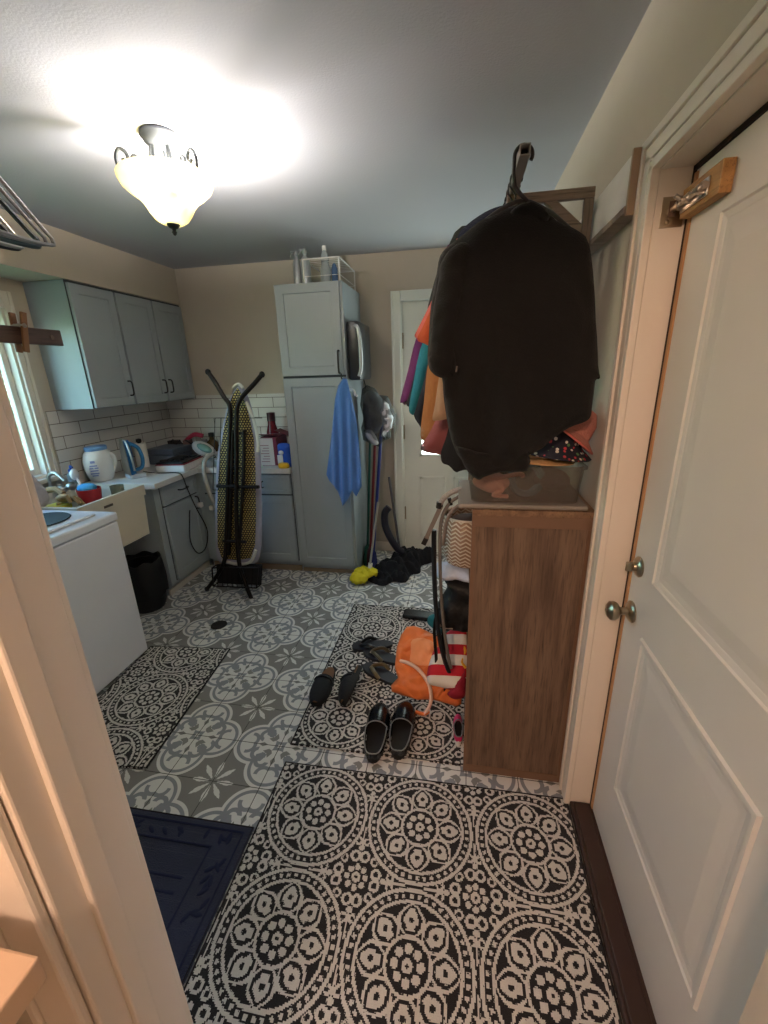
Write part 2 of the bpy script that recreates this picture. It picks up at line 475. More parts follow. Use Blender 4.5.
def inflate(poly, O, A, B, N, th, res=.015, fold=None, smoothk=4, edge=.05, back=1.0):
    """cloth body with an outline 'poly' in the plane (O,A,B), real thickness th on each side along N"""
    O, A, B, N = V(O), V(A).normalized(), V(B).normalized(), V(N).normalized()
    if smoothk: pp = [(p.x, p.y) for p in spline([V((a, b, 0)) for a, b in poly], smoothk, True)]
    else: pp = list(poly)
    xs = [p[0] for p in pp]; ys = [p[1] for p in pp]
    def inside(x, y):
        c = False; j = len(pp) - 1
        for i in range(len(pp)):
            xi, yi = pp[i]; xj, yj = pp[j]
            if (yi > y) != (yj > y) and x < (xj - xi) * (y - yi) / (yj - yi) + xi: c = not c
            j = i
        return c
    def dist(x, y):
        best = 9
        j = len(pp) - 1
        for i in range(len(pp)):
            ax, ay = pp[j]; bx, by = pp[i]; dx, dy = bx - ax, by - ay; l = dx * dx + dy * dy
            t = 0 if l < 1e-12 else max(0, min(1, ((x - ax) * dx + (y - ay) * dy) / l))
            d = (x - ax - t * dx) ** 2 + (y - ay - t * dy) ** 2
            if d < best: best = d
            j = i
        return sqrt(best)
    verts = [V(p) for p in pp]; nb = len(verts)
    x = min(xs) + res / 2; row = 0
    while x < max(xs):
        y = min(ys) + (res / 2 if row % 2 else 0)
        while y < max(ys):
            if inside(x, y) and dist(x, y) > res * .45: verts.append(V((x, y)))
            y += res
        x += res * .87; row += 1
    edges = [(i, (i + 1) % nb) for i in range(nb)]
    vo, eo, fo, ov, oe, of = delaunay_2d_cdt([V((v.x, v.y)) for v in verts], edges, [], 1, 1e-6)
    mb = MB(); bm = mb.b
    front = []; bk = []
    for i, v in enumerate(vo):
        d = dist(v.x, v.y); t = min(1, d / edge); h = th * sqrt(max(0, 1 - (1 - t) ** 2))
        f = fold(v.x, v.y) if fold else 0
        isb = d < 1e-4
        P = O + A * v.x + B * v.y
        fv = bm.verts.new(P + N * (h + f * (1 if not isb else 1)))
        front.append(fv)
        bk.append(fv if isb else bm.verts.new(P - N * (h * back - f)))
    for f in fo:
        try: bm.faces.new([front[i] for i in f])
        except Exception: pass
        try:
            if any(front[i] is not bk[i] for i in f): bm.faces.new([bk[i] for i in reversed(f)])
        except Exception: pass
    return mb
def pxpoly(pts, yv):
    """outline on the upright plane y = yv as (x, z) pairs"""
    return [(lambda p: (p.x, p.z))(at(a, b, 'y', yv)) for a, b in pts]
def nz(x, y, z=0, s=1): return noise.noise(V((x * s, y * s, z)))

# ================================================================== ROOM SHELL
XL, XR, YB, HC, YF = -2.72, .455, 3.70, 2.50, .37
floor = struct(MB().box(-3.1, 1.6, -2.3, 4.0, -.05, 0), 'floor', floor_tile_mat())
struct(MB().box(-3.0, 1.6, YF - .11, 3.82, HC, HC + .08), 'ceiling', M['ceil'])
wr = MB()
wr.box(XR, XR + .14, 1.33, YB + .12, 0, HC).box(XR, XR + .14, .26, .47, 0, HC).box(XR, XR + .14, .47, 1.33, 2.075, HC)
struct(wr, 'wall_right', M['wall'])
wb = MB(); wb.box(XL - .12, -.49, YB, YB + .12, 0, HC).box(.33, XR, YB, YB + .12, 0, HC).box(-.49, .33, YB, YB + .12, 2.16, HC)
struct(wb, 'wall_back', M['wall'])
WY0, WY1, WZ0, WZ1 = 1.35, 2.385, 1.02, 2.06
wl = MB(); wl.box(XL - .12, XL, YF, WY0, 0, HC).box(XL - .12, XL, WY1, YB, 0, HC).box(XL - .12, XL, WY0, WY1, 0, WZ0).box(XL - .12, XL, WY0, WY1, WZ1, HC)
struct(wl, 'wall_left', M['wall'])
struct(MB().box(XL, -2.41, YF, YB, 2.225, HC), 'wall_soffit', M['wall'])
wf = MB(); wf.box(XL - .12, -.476, YF - .11, YF, 0, HC).box(-.476, XR, YF - .11, YF, 2.12, HC)
struct(wf, 'wall_front', M['wall'])
# room the photographer stands in
nr = MB(); nr.box(-2.0, -1.9, -2.3, .26, 0, HC).box(1.5, 1.6, -2.3, .26, 0, HC).box(-2.0, 1.6, -2.4, -2.3, 0, HC).box(.60, 1.5, .16, .26, 0, HC)
struct(nr, 'wall_hallway', M['wall'])
struct(MB().box(-2.0, 1.6, -2.4, YF - .11, HC, HC + .08), 'ceiling_hallway', M['ceil'])

# left door frame of the opening the camera looks through
def fr(mb, *a): mb.box(*a, bev=.003)
j = MB(); fr(j, -.475, -.455, .255, .372, 0, 2.10)
struct(j, 'trim_1', M['trim'])
j = MB(); fr(j, -.457, -.446, .290, .322, 0, 2.09); struct(j, 'trim_2', M['trim'])
j = MB(); j.box(-.545, -.462, .240, .2545, 0, 2.16, bev=.005).box(-.535, -.52, .234, .241, 0, 2.15, bev=.003); struct(j, 'trim_3', M['trim'])
j = MB(); j.box(-.53, -.462, .373, .386, 0, 2.16, bev=.004); struct(j, 'trim_4', M['trim'])

# backsplash tiles
struct(MB().box(XL, XL + .008, 2.47, YB, .92, 1.44), 'wall_backsplash_left', subway_mat('white_subway_tile_side', 'y'))
struct(MB().box(XL + .008, -1.31, YB - .008, YB, .92, 1.47), 'wall_backsplash_back', subway_mat('white_subway_tile', 'x'))

# window on the left wall
w = struct(MB().box(XL - .12, XL - .001, WY1 - .0195, WY1 - .0005, WZ0, WZ1).box(XL - .12, XL - .001, WY0 + .0005, WY0 + .0195, WZ0, WZ1).box(XL - .12, XL - .001, WY0 + .02, WY1 - .02, WZ1 - .02, WZ1 - .0005).box(XL - .12, XL - .001, WY0 + .02, WY1 - .02, WZ0 + .0005, WZ0 + .0195), 'window_1', M['trim'])
sash = MB()
for (a, b_, c, d) in ((WY0 + .0705, WY1 - .0555, WZ0 + .02, WZ0 + .06), (WY0 + .0705, WY1 - .0555, WZ1 - .06, WZ1 - .02), (WY0 + .02, WY0 + .07, WZ0 + .02, WZ1 - .02), (WY1 - .055, WY1 - .02, WZ0 + .02, WZ1 - .02)):
    sash.box(XL - .085, XL - .05, a, b_, c, d, bev=.003)
struct(sash, 'window_sash', M['trim'], w)
struct(MB().box(XL - .070, XL - .066, WY0 + .06, WY1 - .06, WZ0 + .06, WZ1 - .06), 'window_pane', glassy('clear_window_glass', (235, 250, 245), .85, .05), w)
cs = MB(); cs.box(XL, XL + .018, WY1 - .005, WY1 + .05, WZ0 - .02, WZ1 + .09, bev=.004).box(XL, XL + .018, WY0 - .09, WY0 + .005, WZ0 - .02, WZ1 + .09, bev=.004).box(XL, XL + .018, WY0 + .0055, WY1 - .0055, WZ1 - .005, WZ1 + .09, bev=.004)
cs.box(XL + .016, XL + .026, WY1 + .03, WY1 + .05, WZ0 - .02, WZ1 + .09, bev=.003)
struct(cs, 'window_casing', M['trim'], w)
struct(MB().box(XL - .1, XL + .04, WY0 - .1, WY1 + .06, WZ0 - .03, WZ0, bev=.004), 'window_sill', M['trim'], w)

# greenery outside the window
random.seed(3)
hb = MB()
for k in range(3200):
    c = V((-4.3 + random.uniform(-.5, .5), random.uniform(.5, 5.0), random.uniform(.0, 2.1)))
    a = random.uniform(.05, .13); R3 = Matrix.Rotation(random.uniform(0, 6), 3, 'Z') @ Matrix.Rotation(random.uniform(0, 3), 3, 'X')
    vs = [hb.b.verts.new(c + R3 @ V(p)) for p in ((-a, 0, 0), (0, a * .45, .01), (a, 0, 0), (0, -a * .45, .01))]
    hb.b.faces.new(vs)
hd = hb.build('garden_shrub', mat('spring_leaf', (150, 196, 96), .6, var=.35, scale=3))
tag(hd, 'bright green shrub foliage outside the window over the sink', 'shrub')
struct(MB().box(-8, -2.86, -3, 8, -.3, -.02), 'ground_outside', mat('lawn', (96, 128, 66), .9, var=.2))

# back exterior door
d = struct(MB().box(-.485, .325, YB + .03, YB + .07, .012, 2.15), 'door_1', M['doorback'])
pm = MB()
def raised(mb, x0, x1, z0, z1, y):
    for (a, b_, c, e) in ((x0, x1, z0, z0 + .022), (x0, x1, z1 - .022, z1), (x0, x0 + .022, z0, z1), (x1 - .022, x1, z0, z1)):
        mb.box(a, b_, y - .007, y + .002, c, e, bev=.003)
raised(pm, -.345, -.115, .15, .72, YB + .03); raised(pm, -.045, .185, .15, .72, YB + .03)
struct(pm, 'door_panel', M['doorback'], d)
lf = MB(); raised(lf, -.345, .185, .90, 1.98, YB + .03)
struct(lf, 'door_glass_frame', M['doorback'], d)
struct(MB().box(-.325, .165, YB + .027, YB + .030, .92, 1.96), 'door_glass', mat('frosted_daylight_glass', (225, 240, 240), .3, emit=(225, 245, 240), es=3.0), d)  # daylight put into the pane as emission, raised to light the back
for z in (.38, 1.12, 1.86):
    struct(MB().box(-.497, -.477, YB + .018, YB + .032, z - .055, z + .055, bev=.002).tube([(-.481, YB + .016, z - .06), (-.481, YB + .016, z + .06)], .010), 'door_hinge', M['nickel'], d)
c = MB(); c.box(-.565, -.490, YB - .018, YB, 0, 2.225, bev=.005).box(.325, .40, YB - .018, YB, 0, 2.225, bev=.005).box(-.4895, .3245, YB - .018, YB, 2.15, 2.225, bev=.005)
c.box(-.565, -.548, YB - .026, YB - .01, 0, 2.225, bev=.003)
c.box(-.495, -.482, YB, YB + .12, 0, 2.16).box(.322, .335, YB, YB + .12, 0, 2.16).box(-.495, .335, YB, YB + .12, 2.15, 2.162).box(-.49, .33, YB, YB + .12, 0, .012)
struct(c, 'trim_5', M['doorback'])
struct(MB().box(.33, XR, YB - .012, YB, 0, .09, bev=.003).box(-.82, -.565, YB - .012, YB, 0, .09, bev=.003), 'baseboard_back', M['trim'])

# near door on the right
DY0, DY1, DX = .50, 1.305, .53
d = struct(MB().box(DX, DX + .04, DY0, DY1 - .006, .02, 2.045), 'door_2', M['door'])
def panel_door(mb, y0, y1, z0, z1):
    w_ = .03
    f = lambda a, b_, dd: V((dd, a, b_))
    # mitred moulding: sloped frame
    out = [(y0, z0), (y1, z0), (y1, z1), (y0, z1)]
    def ring(ins, x): return [V((x, y0 + ins, z0 + ins)), V((x, y1 - ins, z0 + ins)), V((x, y1 - ins, z1 - ins)), V((x, y0 + ins, z1 - ins))]
    mb.loft([ring(0, DX + .001), ring(.004, DX - .007), ring(.014, DX - .007), ring(.018, DX - .003), ring(w_, DX - .001), ring(w_ + .01, DX + .003)], cap=False)
    mb.loft([ring(w_ + .01, DX + .001), ring(w_ + .055, DX - .004)], cap=False)
    r = ring(w_ + .055, DX - .004); mb.b.faces.new([mb.b.verts.new(p) for p in r])
for z0, z1 in ((.30, .875), (1.04, 1.93)):
    pn = MB(); panel_door(pn, .63, 1.155, z0, z1); struct(pn, 'door_panel', M['door'], d)
def knob(mb, y, z, big):
    rot = Matrix.Rotation(-pi / 2, 3, 'Y')
    if big: prof = [(.001, 0), (.033, 0), (.034, .004), (.028, .010), (.012, .014), (.011, .030), (.014, .036), (.025, .042), (.030, .052), (.029, .062), (.020, .070), (.006, .073), (.004, .076), (.0005, .077)]
    else: prof = [(.001, 0), (.030, 0), (.031, .004), (.026, .010), (.014, .013), (.012, .020), (.0005, .021)]
    mb.lathe(prof, (DX, y, z), 28, rot)
k = MB(); knob(k, 1.245, .905, True); struct(k, 'door_knob', M['nickel'], d, smooth=True)
k = MB(); knob(k, 1.245, 1.055, False); k.box(DX - .038, DX - .018, 1.241, 1.249, 1.040, 1.070, bev=.003); struct(k, 'deadbolt', M['nickel'], d, smooth=True)
struct(MB().box(DX - .004, DX + .002, 1.287, 1.300, .02, 2.04), 'door_edge_strip', mat('bare_wood_edge', (176, 132, 92), .6), d)
g = MB(); g.box(DX - .004, DX + .05, 1.301, 1.312, 0, 2.06).box(DX - .004, DX + .05, .49, 1.312, 2.047, 2.06); struct(g, 'trim_6', mat('dark_gap_strip', (36, 24, 20), .85))  # dark brown strip filling the gap between jamb and door
c = MB()
c.box(XR, DX - .003, 1.311, 1.329, 0, 2.058).box(DX - .0029, XR + .14, 1.3125, 1.329, 0, 2.074).box(XR, DX - .003, .47, 1.329, 2.0581, 2.0745)
struct(c, 'trim_7', M['trim'])
c = MB()      # fluted casing
for (a, b_, t) in ((1.311, 1.332, .020), (1.332, 1.340, .014), (1.340, 1.372, .018), (1.372, 1.392, .024)):
    c.box(XR - t, XR, a, b_, 0, 2.06 + (a - 1.30), bev=.0025)
    c.box(XR - t, XR, .45, a + .001 + (b_ - a), 2.06 + (a - 1.31), 2.06 + (b_ - 1.31), bev=.0025)
struct(c, 'trim_8', M['trim'])
th = MB(); th.box(XR - .002, DX + .05, .47, 1.312, 0, .028, bev=.006).box(XR + .01, DX - .012, .48, 1.305, .02, .036, bev=.004)
struct(th, 'trim_9', M['thresh'])
# baseboard on the right wall beyond the bookcase
struct(MB().box(XR - .012, XR, 1.41, YB - .012, 0, .09, bev=.003), 'baseboard_right', M['trim'])

# slide bolt on its wooden block
sb = thing('slide_bolt', (DX, 1.2, 1.98), 'steel barrel slide bolt screwed to an orange wooden block high on the right door', 'bolt')
MB().box(DX - .026, DX - .001, 1.125, 1.290, 1.945, 2.005, bev=.002).build('mounting_block', M['pine'], sb)
bb = MB(); bb.box(DX - .030, DX - .026, 1.165, 1.285, 1.955, 1.990, bev=.001)
for yy in (1.18, 1.23, 1.275): bb.lathe([(.012, -.006), (.012, .006)], (DX - .033, yy, 1.973), 16, Matrix.Rotation(pi / 2, 3, 'X'))
bb.build('bolt_plate', M['steel'], sb, smooth=True)
MB().tube([(DX - .036, 1.16, 1.973), (DX - .036, 1.322, 1.973)], .0065, 14).tube([(DX - .036, 1.255, 1.973), (DX - .056, 1.255, 1.985)], .005, 10).build('bolt_rod', M['steel'], sb, smooth=True)
sk = MB(); sk.box(XR + .014, DX - .010, 1.3085, 1.3108, 1.935, 2.000, bev=.0005)
sk = sk.build('strike_plate', M['nickel']); tag(sk, 'brass coloured strike plate on the door jamb that takes the slide bolt', 'plate')
MB().box(XR + .030, XR + .048, 1.3075, 1.3090, 1.957, 1.990).build('bolt_hole', M['brown'], sk)
MB().ball((XR + .03, 1.308, 1.947), .005, (1, .5, 1)).build('screw', M['nickel'], sk, smooth=True)

# wall shelf at the very left, in the hallway
ws = thing('wall_shelf', (-.62, .12, 1.03), 'pale peach painted shelf end beside the left door frame in the bottom corner', 'shelf')
ps = mat('peach_shelf_paint', (214, 186, 158), .5)
MB().box(-.98, -.395, -.16, .198, 1.05, 1.085, bev=.003).build('shelf_board', ps, ws)
MB().box(-.64, -.60, -.10, .225, .60, 1.049, bev=.003).build('shelf_side', ps, ws)
# ================================================================== CABINETS
def shaker(parent, f, a0, a1, z0, z1, name='door', t=.02, fw=.055, inset=.007):
    """framed door; f(a, d, z)->point with d = distance out of the cabinet face"""
    mb = MB()
    def R_(ins, d): return [f(a0 + ins, d, z0 + ins), f(a1 - ins, d, z0 + ins), f(a1 - ins, d, z1 - ins), f(a0 + ins, d, z1 - ins)]
    mb.loft([R_(0, 0), R_(0, t - .002), R_(.002, t), R_(fw, t), R_(fw + .004, t - inset)], cap=True)
    return mb.build(name, M['cab'], parent)
def pull(parent, f, a, z, ln=.11, vert=True, r=.0055):
    mb = MB()
    if vert: p = [f(a, .0, z - ln / 2), f(a, .028, z - ln / 2 + .006), f(a, .032, z), f(a, .028, z + ln / 2 - .006), f(a, .0, z + ln / 2)]
    else: p = [f(a - ln / 2, .0, z), f(a - ln / 2 + .006, .028, z), f(a, .032, z), f(a + ln / 2 - .006, .028, z), f(a + ln / 2, .0, z)]
    mb.tube(spline(p, 4), r, 8)
    return mb.build('handle', M['grip'], parent, smooth=True)
FX = lambda x0: (lambda a, d, z: V((x0 + d, a, z)))        # faces +x, a = y
FY = lambda y0: (lambda a, d, z: V((a, y0 - d, z)))        # faces the camera, a = x

# wall cabinets over the sink counter
ZU0, ZU1 = 1.445, 2.222
def upper(y0, y1, label, doors):
    c = thing('wall_cabinet', (-2.56, (y0 + y1) / 2, ZU0), label, 'cabinet')
    MB().box(XL + .002, -2.422, y0, y1, ZU0, ZU1, bev=.001).build('body', M['cab'], c)
    MB().box(-2.4215, -2.4195, y0 + .001, y1 - .001, ZU0 + .002, ZU1 - .001).build('shadow_gap', M['cabin'], c)
    for a0, a1, hs in doors:
        d = shaker(c, FX(-2.419), a0 + .003, a1 - .003, ZU0 + .004, ZU1 - .016)
        pull(d, FX(-2.399), a1 - .035 if hs > 0 else a0 + .035, ZU0 + .12, .10)
    return c
upper(2.55, 2.929, 'blue grey single door wall cabinet nearest the window, its pale side facing the camera', [(2.556, 2.923, 1)])
upper(2.931, 3.694, 'blue grey two door wall cabinet reaching into the back corner', [(2.937, 3.308, 1), (3.316, 3.689, -1)])

# base cabinets
b1 = thing('base_cabinet', (-2.4, 2.9, 0), 'blue grey base cabinet beside the black bin, black cord hanging over its door', 'cabinet')
MB().box(XL + .002, -2.17, 2.63, 3.698, .09, .875).box(XL + .002, -2.22, 2.64, 3.698, 0, .09).build('body', M['cab'], b1)
MB().box(-2.1698, -2.1685, 2.692, 3.128, .112, .872).build('shadow_gap', M['cabin'], b1)
d = shaker(b1, FX(-2.1684), 2.70, 3.12, .72, .865, 'drawer', fw=.03); pull(d, FX(-2.15), 2.93, .80, .10, False)
d = shaker(b1, FX(-2.1684), 2.70, 3.12, .12, .705); pull(d, FX(-2.15), 3.07, .64, .10)
MB().box(-2.128, -2.09, 3.045, 3.085, .60, .64, bev=.008).build('child_lock', M['white'], d)
MB().box(-2.218, -2.205, 2.64, 3.20, .0, .05, bev=.003).build('toe_kick', M['trim'], b1)
b2 = thing('base_cabinet', (-1.74, 3.4, 0), 'blue grey base cabinet with drawer behind the ironing board, against the back wall', 'cabinet')
MB().box(-2.168, -1.315, 3.155, 3.698, .09, .875).box(-2.168, -1.315, 3.20, 3.698, 0, .09).build('body', M['cab'], b2)
MB().box(-2.108, -1.322, 3.1535, 3.1548, .112, .872).build('shadow_gap', M['cabin'], b2)
for a0, a1, hx, lk in ((-2.10, -1.72, -1.77, 1), (-1.70, -1.33, -1.655, 0)):
    d = shaker(b2, FY(3.1534), a0, a1, .705, .865, 'drawer', fw=.03)
    if not lk: pull(d, FY(3.135), -1.60 + .035, .785, .05)
    d = shaker(b2, FY(3.1534), a0, a1, .12, .690)
    if lk:
        MB().box(-2.06, -2.02, 3.10, 3.135, .56, .60, bev=.008).box(-2.03, -1.96, 3.118, 3.135, .575, .59, bev=.004).build('child_lock', M['white'], d)
    else: MB().box(-1.69, -1.64, 3.105, 3.135, .53, .565, bev=.006).build('child_lock', M['white'], d)
MB().box(-2.15, -1.32, 3.185, 3.198, 0, .05, bev=.003).build('toe_kick', mat('tan_floor_trim', (150, 132, 110), .7), b2)

# L shaped worktop
poly = [(XL + .010, 2.60), (-2.12, 2.60), (-2.12, 3.12), (-1.316, 3.12), (-1.316, YB - .010), (XL + .010, YB - .010)]
ct = MB().prism(poly, lambda a, b_, dd: V((a, b_, dd)), .877, .918, bev=.003).build('countertop', M['counter'])
tag(ct, 'white laminate L shaped worktop running into the back corner', 'countertop')

# tall cabinet
TX0, TX1, TY = -1.310, -.820, 3.14
tc = thing('tall_cabinet', (-1.06, 3.4, 0), 'tall blue grey pantry cabinet with two stacked doors against the back wall', 'cabinet')
tb = MB().box(TX0, TX1, TY + .02, YB - .001, .085, 2.225, bev=.001).box(TX0, TX1, TY + .06, YB - .001, 0, .085)
tb.build('body', M['cab'], tc)
MB().box(TX0 + .004, TX1 - .004, TY + .014, TY + .0199, 1.597, 1.612).build('shadow_gap', M['cabin'], tc)
du = shaker(tc, FY(TY + .02), TX0 + .004, TX1 - .02, 1.613, 2.222, fw=.06); pull(du, FY(TY), TX1 - .045, 1.70, .15, r=.007)
dl = shaker(tc, FY(TY + .02), TX0 + .004, TX1 - .02, .09, 1.596, fw=.06)
MB().box(TX0, TX1, TY + .045, TY + .058, 0, .03, bev=.003).build('toe_kick', mat('tan_kick_strip', (150, 132, 110), .7), tc)

# ================================================================== APPLIANCE / SINK
wm = thing('washing_machine', (-2.25, 1.64, 0), 'white top loading washing machine behind the left door frame', 'washing machine')
MB().box(-2.60, -1.885, 1.28, 1.97, .02, .872, bev=.008).build('body', M['appl'], wm)
MB().box(-2.605, -1.880, 1.275, 1.975, .876, .925, bev=.010).build('top_panel', M['appl'], wm)
ld = MB().box(-2.42, -1.945, 1.33, 1.90, .926, .940, bev=.006).build('lid', M['appl'], wm)
MB().lathe([(.001, 0), (.135, 0), (.150, .004), (.146, .008), (.132, .005), (.001, .005)], (-2.14, 1.73, .940), 40).build('glass_window', mat('smoked_glass', (14, 15, 17), .65), ld, smooth=True)
cp = MB(); cp.prism([(-2.60, .925), (-2.46, .925), (-2.50, 1.06), (-2.60, 1.08)], lambda a, b_, dd: V((a, dd, b_)), 1.29, 1.96, bev=.006)
cp.build('control_panel', M['appl'], wm)
for yy in (1.33, 1.92):
    for xx in (-2.55, -1.94): MB().lathe([(.02, 0), (.022, .02)], (xx, yy, 0), 14).build('foot', M['rubber'], wm)

su = thing('utility_sink', (-2.45, 2.29, 0), 'cream plastic laundry sink between washing machine and counter', 'sink')
SX0, SX1, SY0, SY1, SZ = XL + .012, -2.17, 2.0, 2.56, .925
def rr(x0, x1, y0, y1, z): return [V((x0, y0, z)), V((x1, y0, z)), V((x1, y1, z)), V((x0, y1, z))]
sk_ = MB()
sk_.loft([rr(SX0 + .08, SX1 - .012, SY0 + .10, SY1 - .03, .57), rr(SX0 + .02, SX1 - .006, SY0 + .012, SY1 - .012, SZ - .075), rr(SX0 + .02, SX1 - .006, SY0 + .012, SY1 - .012, SZ - .075),
          rr(SX0, SX1, SY0, SY1, SZ - .073), rr(SX0, SX1, SY0, SY1, SZ), rr(SX0 + .05, SX1 - .022, SY0 + .022, SY1 - .022, SZ), rr(SX0 + .06, SX1 - .03, SY0 + .03, SY1 - .03, SZ - .03), rr(SX0 + .10, SX1 - .05, SY0 + .12, SY1 - .05, .60)])
sk_.build('basin', M['sink'], su)
for xx, yy in ((SX0 + .10, SY0 + .14), (SX1 - .22, SY0 + .14), (SX0 + .10, SY1 - .06)):
    MB().tube([(xx, yy, 0), (xx, yy, .58)], .014, 10).build('leg', M['sink'], su, smooth=True)
MB().box(SX1 - .002, SX1 + .003, 2.19, 2.26, SZ - .060, SZ - .045, bev=.001).build('brand_plate', mat('grey_label', (96, 88, 80), .6), su)
fa = MB(); fa.tube(spline([(SX0 + .03, 2.33, SZ), (SX0 + .03, 2.33, SZ + .10), (SX0 + .09, 2.33, SZ + .13), (SX0 + .15, 2.33, SZ + .08)], 6), .012, 10)
fa.ball((SX0 + .03, 2.27, SZ + .03), .022).ball((SX0 + .03, 2.39, SZ + .03), .022)
fa.tube([(SX0 + .03, 2.25, SZ + .015), (SX0 + .03, 2.41, SZ + .015)], .014, 10)
fa.build('faucet', M['steel'], su, smooth=True)

def cup(mb, c, r0, r1, h, t=.003, n=28):
    mb.lathe([(.001, 0), (r0, 0), (r1, h), (r1 - t, h), (r0 - t, t), (.001, t)], c, n)
    return mb
P = at(108, 497, 'z', .76)
o = cup(MB(), (-2.34, 2.28, .80), .050, .070, .17).build('drinking_cup', mat('red_plastic', (176, 34, 36), .35, var=.02), smooth=True)
tag(o, 'red plastic cup standing in the laundry sink', 'cup')
# small platform the cup stands on: folded grey sponge tray
o = MB().box(-2.60, -2.27, 2.20, 2.49, .775, .80, bev=.008).build('sink_tray', mat('grey_wire_tray', (128, 126, 118), .5)); tag(o, 'grey tray across the laundry sink under the red cup', 'tray')
o = MB(); o.tube([(-2.37, 2.30, .83), (-2.42, 2.30, 1.01), (-2.44, 2.30, 1.05)], .008, 8).ball((-2.44, 2.30, 1.055), .028, (.8, 1, 1.3))
ob = o.build('dish_brush', M['white'], smooth=True); tag(ob, 'white handled dish brush standing up in the red cup', 'brush')
o = MB().ball((-2.35, 2.28, .972), .056, (1.05, .9, .55)).build('blue_sponge', mat('blue_foam', (70, 158, 214), .8, bump=.4), smooth=True); tag(o, 'light blue sponge lying in the mouth of the red cup', 'sponge')
o = cup(MB(), (-2.27, 2.43, .80), .036, .042, .15).build('jar', glassy('greenish_jar_glass', (160, 158, 130), .35, .1), smooth=True); tag(o, 'cloudy glass jar right of the red cup in the sink', 'jar')
# sink clutter
gl = MB()
base = V((-2.42, 2.17, .935)); 
gl.ball(base, .05, (1.0, .7, .55)).tube([base + V(p) for p in ((-.02, .02, .02), (-.08, .03, .05), (-.13, .02, .045))], .018, 8)
for k, (dx, dy, dz) in enumerate(((.04, -.03, .03), (.06, -.01, .02), (.06, .015, .0), (.05, .035, -.03), (-.01, -.04, -.04))):
    gl.tube([base + V((dx * .5, dy, dz * .5)), base + V((dx * 1.4, dy * 1.1, dz - .01)), base + V((dx * 1.9, dy * 1.1, dz - .05))], .012, 8)
o = gl.build('rubber_glove', mat('tan_rubber', (156, 124, 82), .6), smooth=True); tag(o, 'tan rubber glove draped over the laundry sink edge', 'glove')
o = MB().box(-2.50, -2.38, 2.08, 2.18, .872, .905, bev=.01).build('sponge_cloth', mat('yellow_cloth', (190, 172, 60), .85)); tag(o, 'yellow cleaning cloth under the tan rubber glove', 'cloth')
sp = thing('soap_bottle', (-2.62, 2.42, .925), 'small clear soap bottle with a blue pump behind the sink', 'bottle')
MB().lathe([(.001, 0), (.030, 0), (.031, .09), (.014, .105), (.001, .105)], (-2.64, 2.47, .925), 20).build('bottle_body', glassy('clear_soap', (190, 200, 205), .4, .1), sp, smooth=True)
MB().lathe([(.001, .105), (.016, .105), (.016, .125), (.005, .128), (.005, .15), (.001, .15)], (-2.64, 2.47, .925), 16).tube([(-2.64, 2.47, 1.072), (-2.60, 2.45, 1.068)], .006, 8).build('pump', mat('blue_plastic', (34, 82, 160), .35), sp, smooth=True)
o = MB(); 
for a in range(3): o.ball((-2.60 + .05 * a, 2.33 + .03 * a, .945 + .015 * (a == 1)), .036, (1, 1, .8), sub=2)
o = o.build('steel_scourer', M['steel'], smooth=True); tag(o, 'shiny steel scourer pile at the back rim of the sink', 'scourer')
o = inflate([(.0, .0), (.07, .01), (.095, .07), (.07, .16), (.03, .23), (-.03, .22), (-.05, .10)], (-2.50, 2.02, .90), (.55, .84, 0), (0, 0, 1), (.84, -.55, 0), .022, .018, lambda a, b_: .012 * sin(a * 60 + b_ * 18)).build('hand_towel', mat('pale_lilac_terry', (190, 182, 186), .95, bump=.6), smooth=60)
tag(o, 'pale grey towel hanging beside the window over the sink', 'towel')

bn = thing('trash_bin', (-2.27, 2.47, 0), 'black bin lined with a black bag under the sink by the cabinet', 'bin')
TBX, TBY = -2.265, 2.475
MB().lathe([(.001, 0), (.105, 0), (.125, .05), (.136, .33), (.130, .36), (.115, .36), (.105, .05), (.001, .03)], (TBX, TBY, 0), 36).build('bin_body', M['black'], bn, smooth=True)
bg = MB(); prof = [(.112, .24), (.122, .35), (.128, .385), (.138, .388), (.146, .365), (.150, .25), (.146, .12), (.140, .12), (.142, .25), (.139, .34), (.131, .368), (.118, .34)]
bg.lathe(prof, (TBX, TBY, 0), 48, closed=True)
for v in bg.b.verts:
    a = atan2(v.co.y - TBY, v.co.x - TBX); k = 1 + .025 * sin(9 * a + v.co.z * 12); v.co.x = TBX + (v.co.x - TBX) * k; v.co.y = TBY + (v.co.y - TBY) * k; v.co.z += .010 * sin(7 * a)
bg.build('bin_liner', mat('black_bag_plastic', (13, 13, 14), .55), bn, smooth=True)

# ================================================================== LEFT COUNTER ITEMS
CZ = .918
def lbl(o, l, c, g=None): return tag(o, l, c, g)
db = thing('detergent_tub', (-2.625, 2.695, CZ), 'large white detergent tub with a light blue lid on the counter', 'tub')
bx = MB(); bx.lathe([(.001, 0), (.075, 0), (.092, .02), (.112, .09), (.114, .15), (.098, .205), (.078, .225), (.001, .225)], (-2.625, 2.70, CZ), 36, sx=.75, sy=1.0)
bx.build('tub_body', M['white'], db, smooth=True)
MB().lathe([(.001, .225), (.082, .225), (.084, .245), (.076, .254), (.001, .255)], (-2.625, 2.70, CZ), 32, sx=.75).build('lid', mat('light_blue_plastic', (112, 160, 214), .4), db, smooth=True)
lb = MB()
for k, (z, w_) in enumerate(((.15, .03), (.125, .05), (.108, .058), (.09, .052), (.07, .055), (.055, .04))):
    lb.box(-.03, .03, -w_ / 2, w_ / 2, z - .005, z + .005 if k else z + .012)
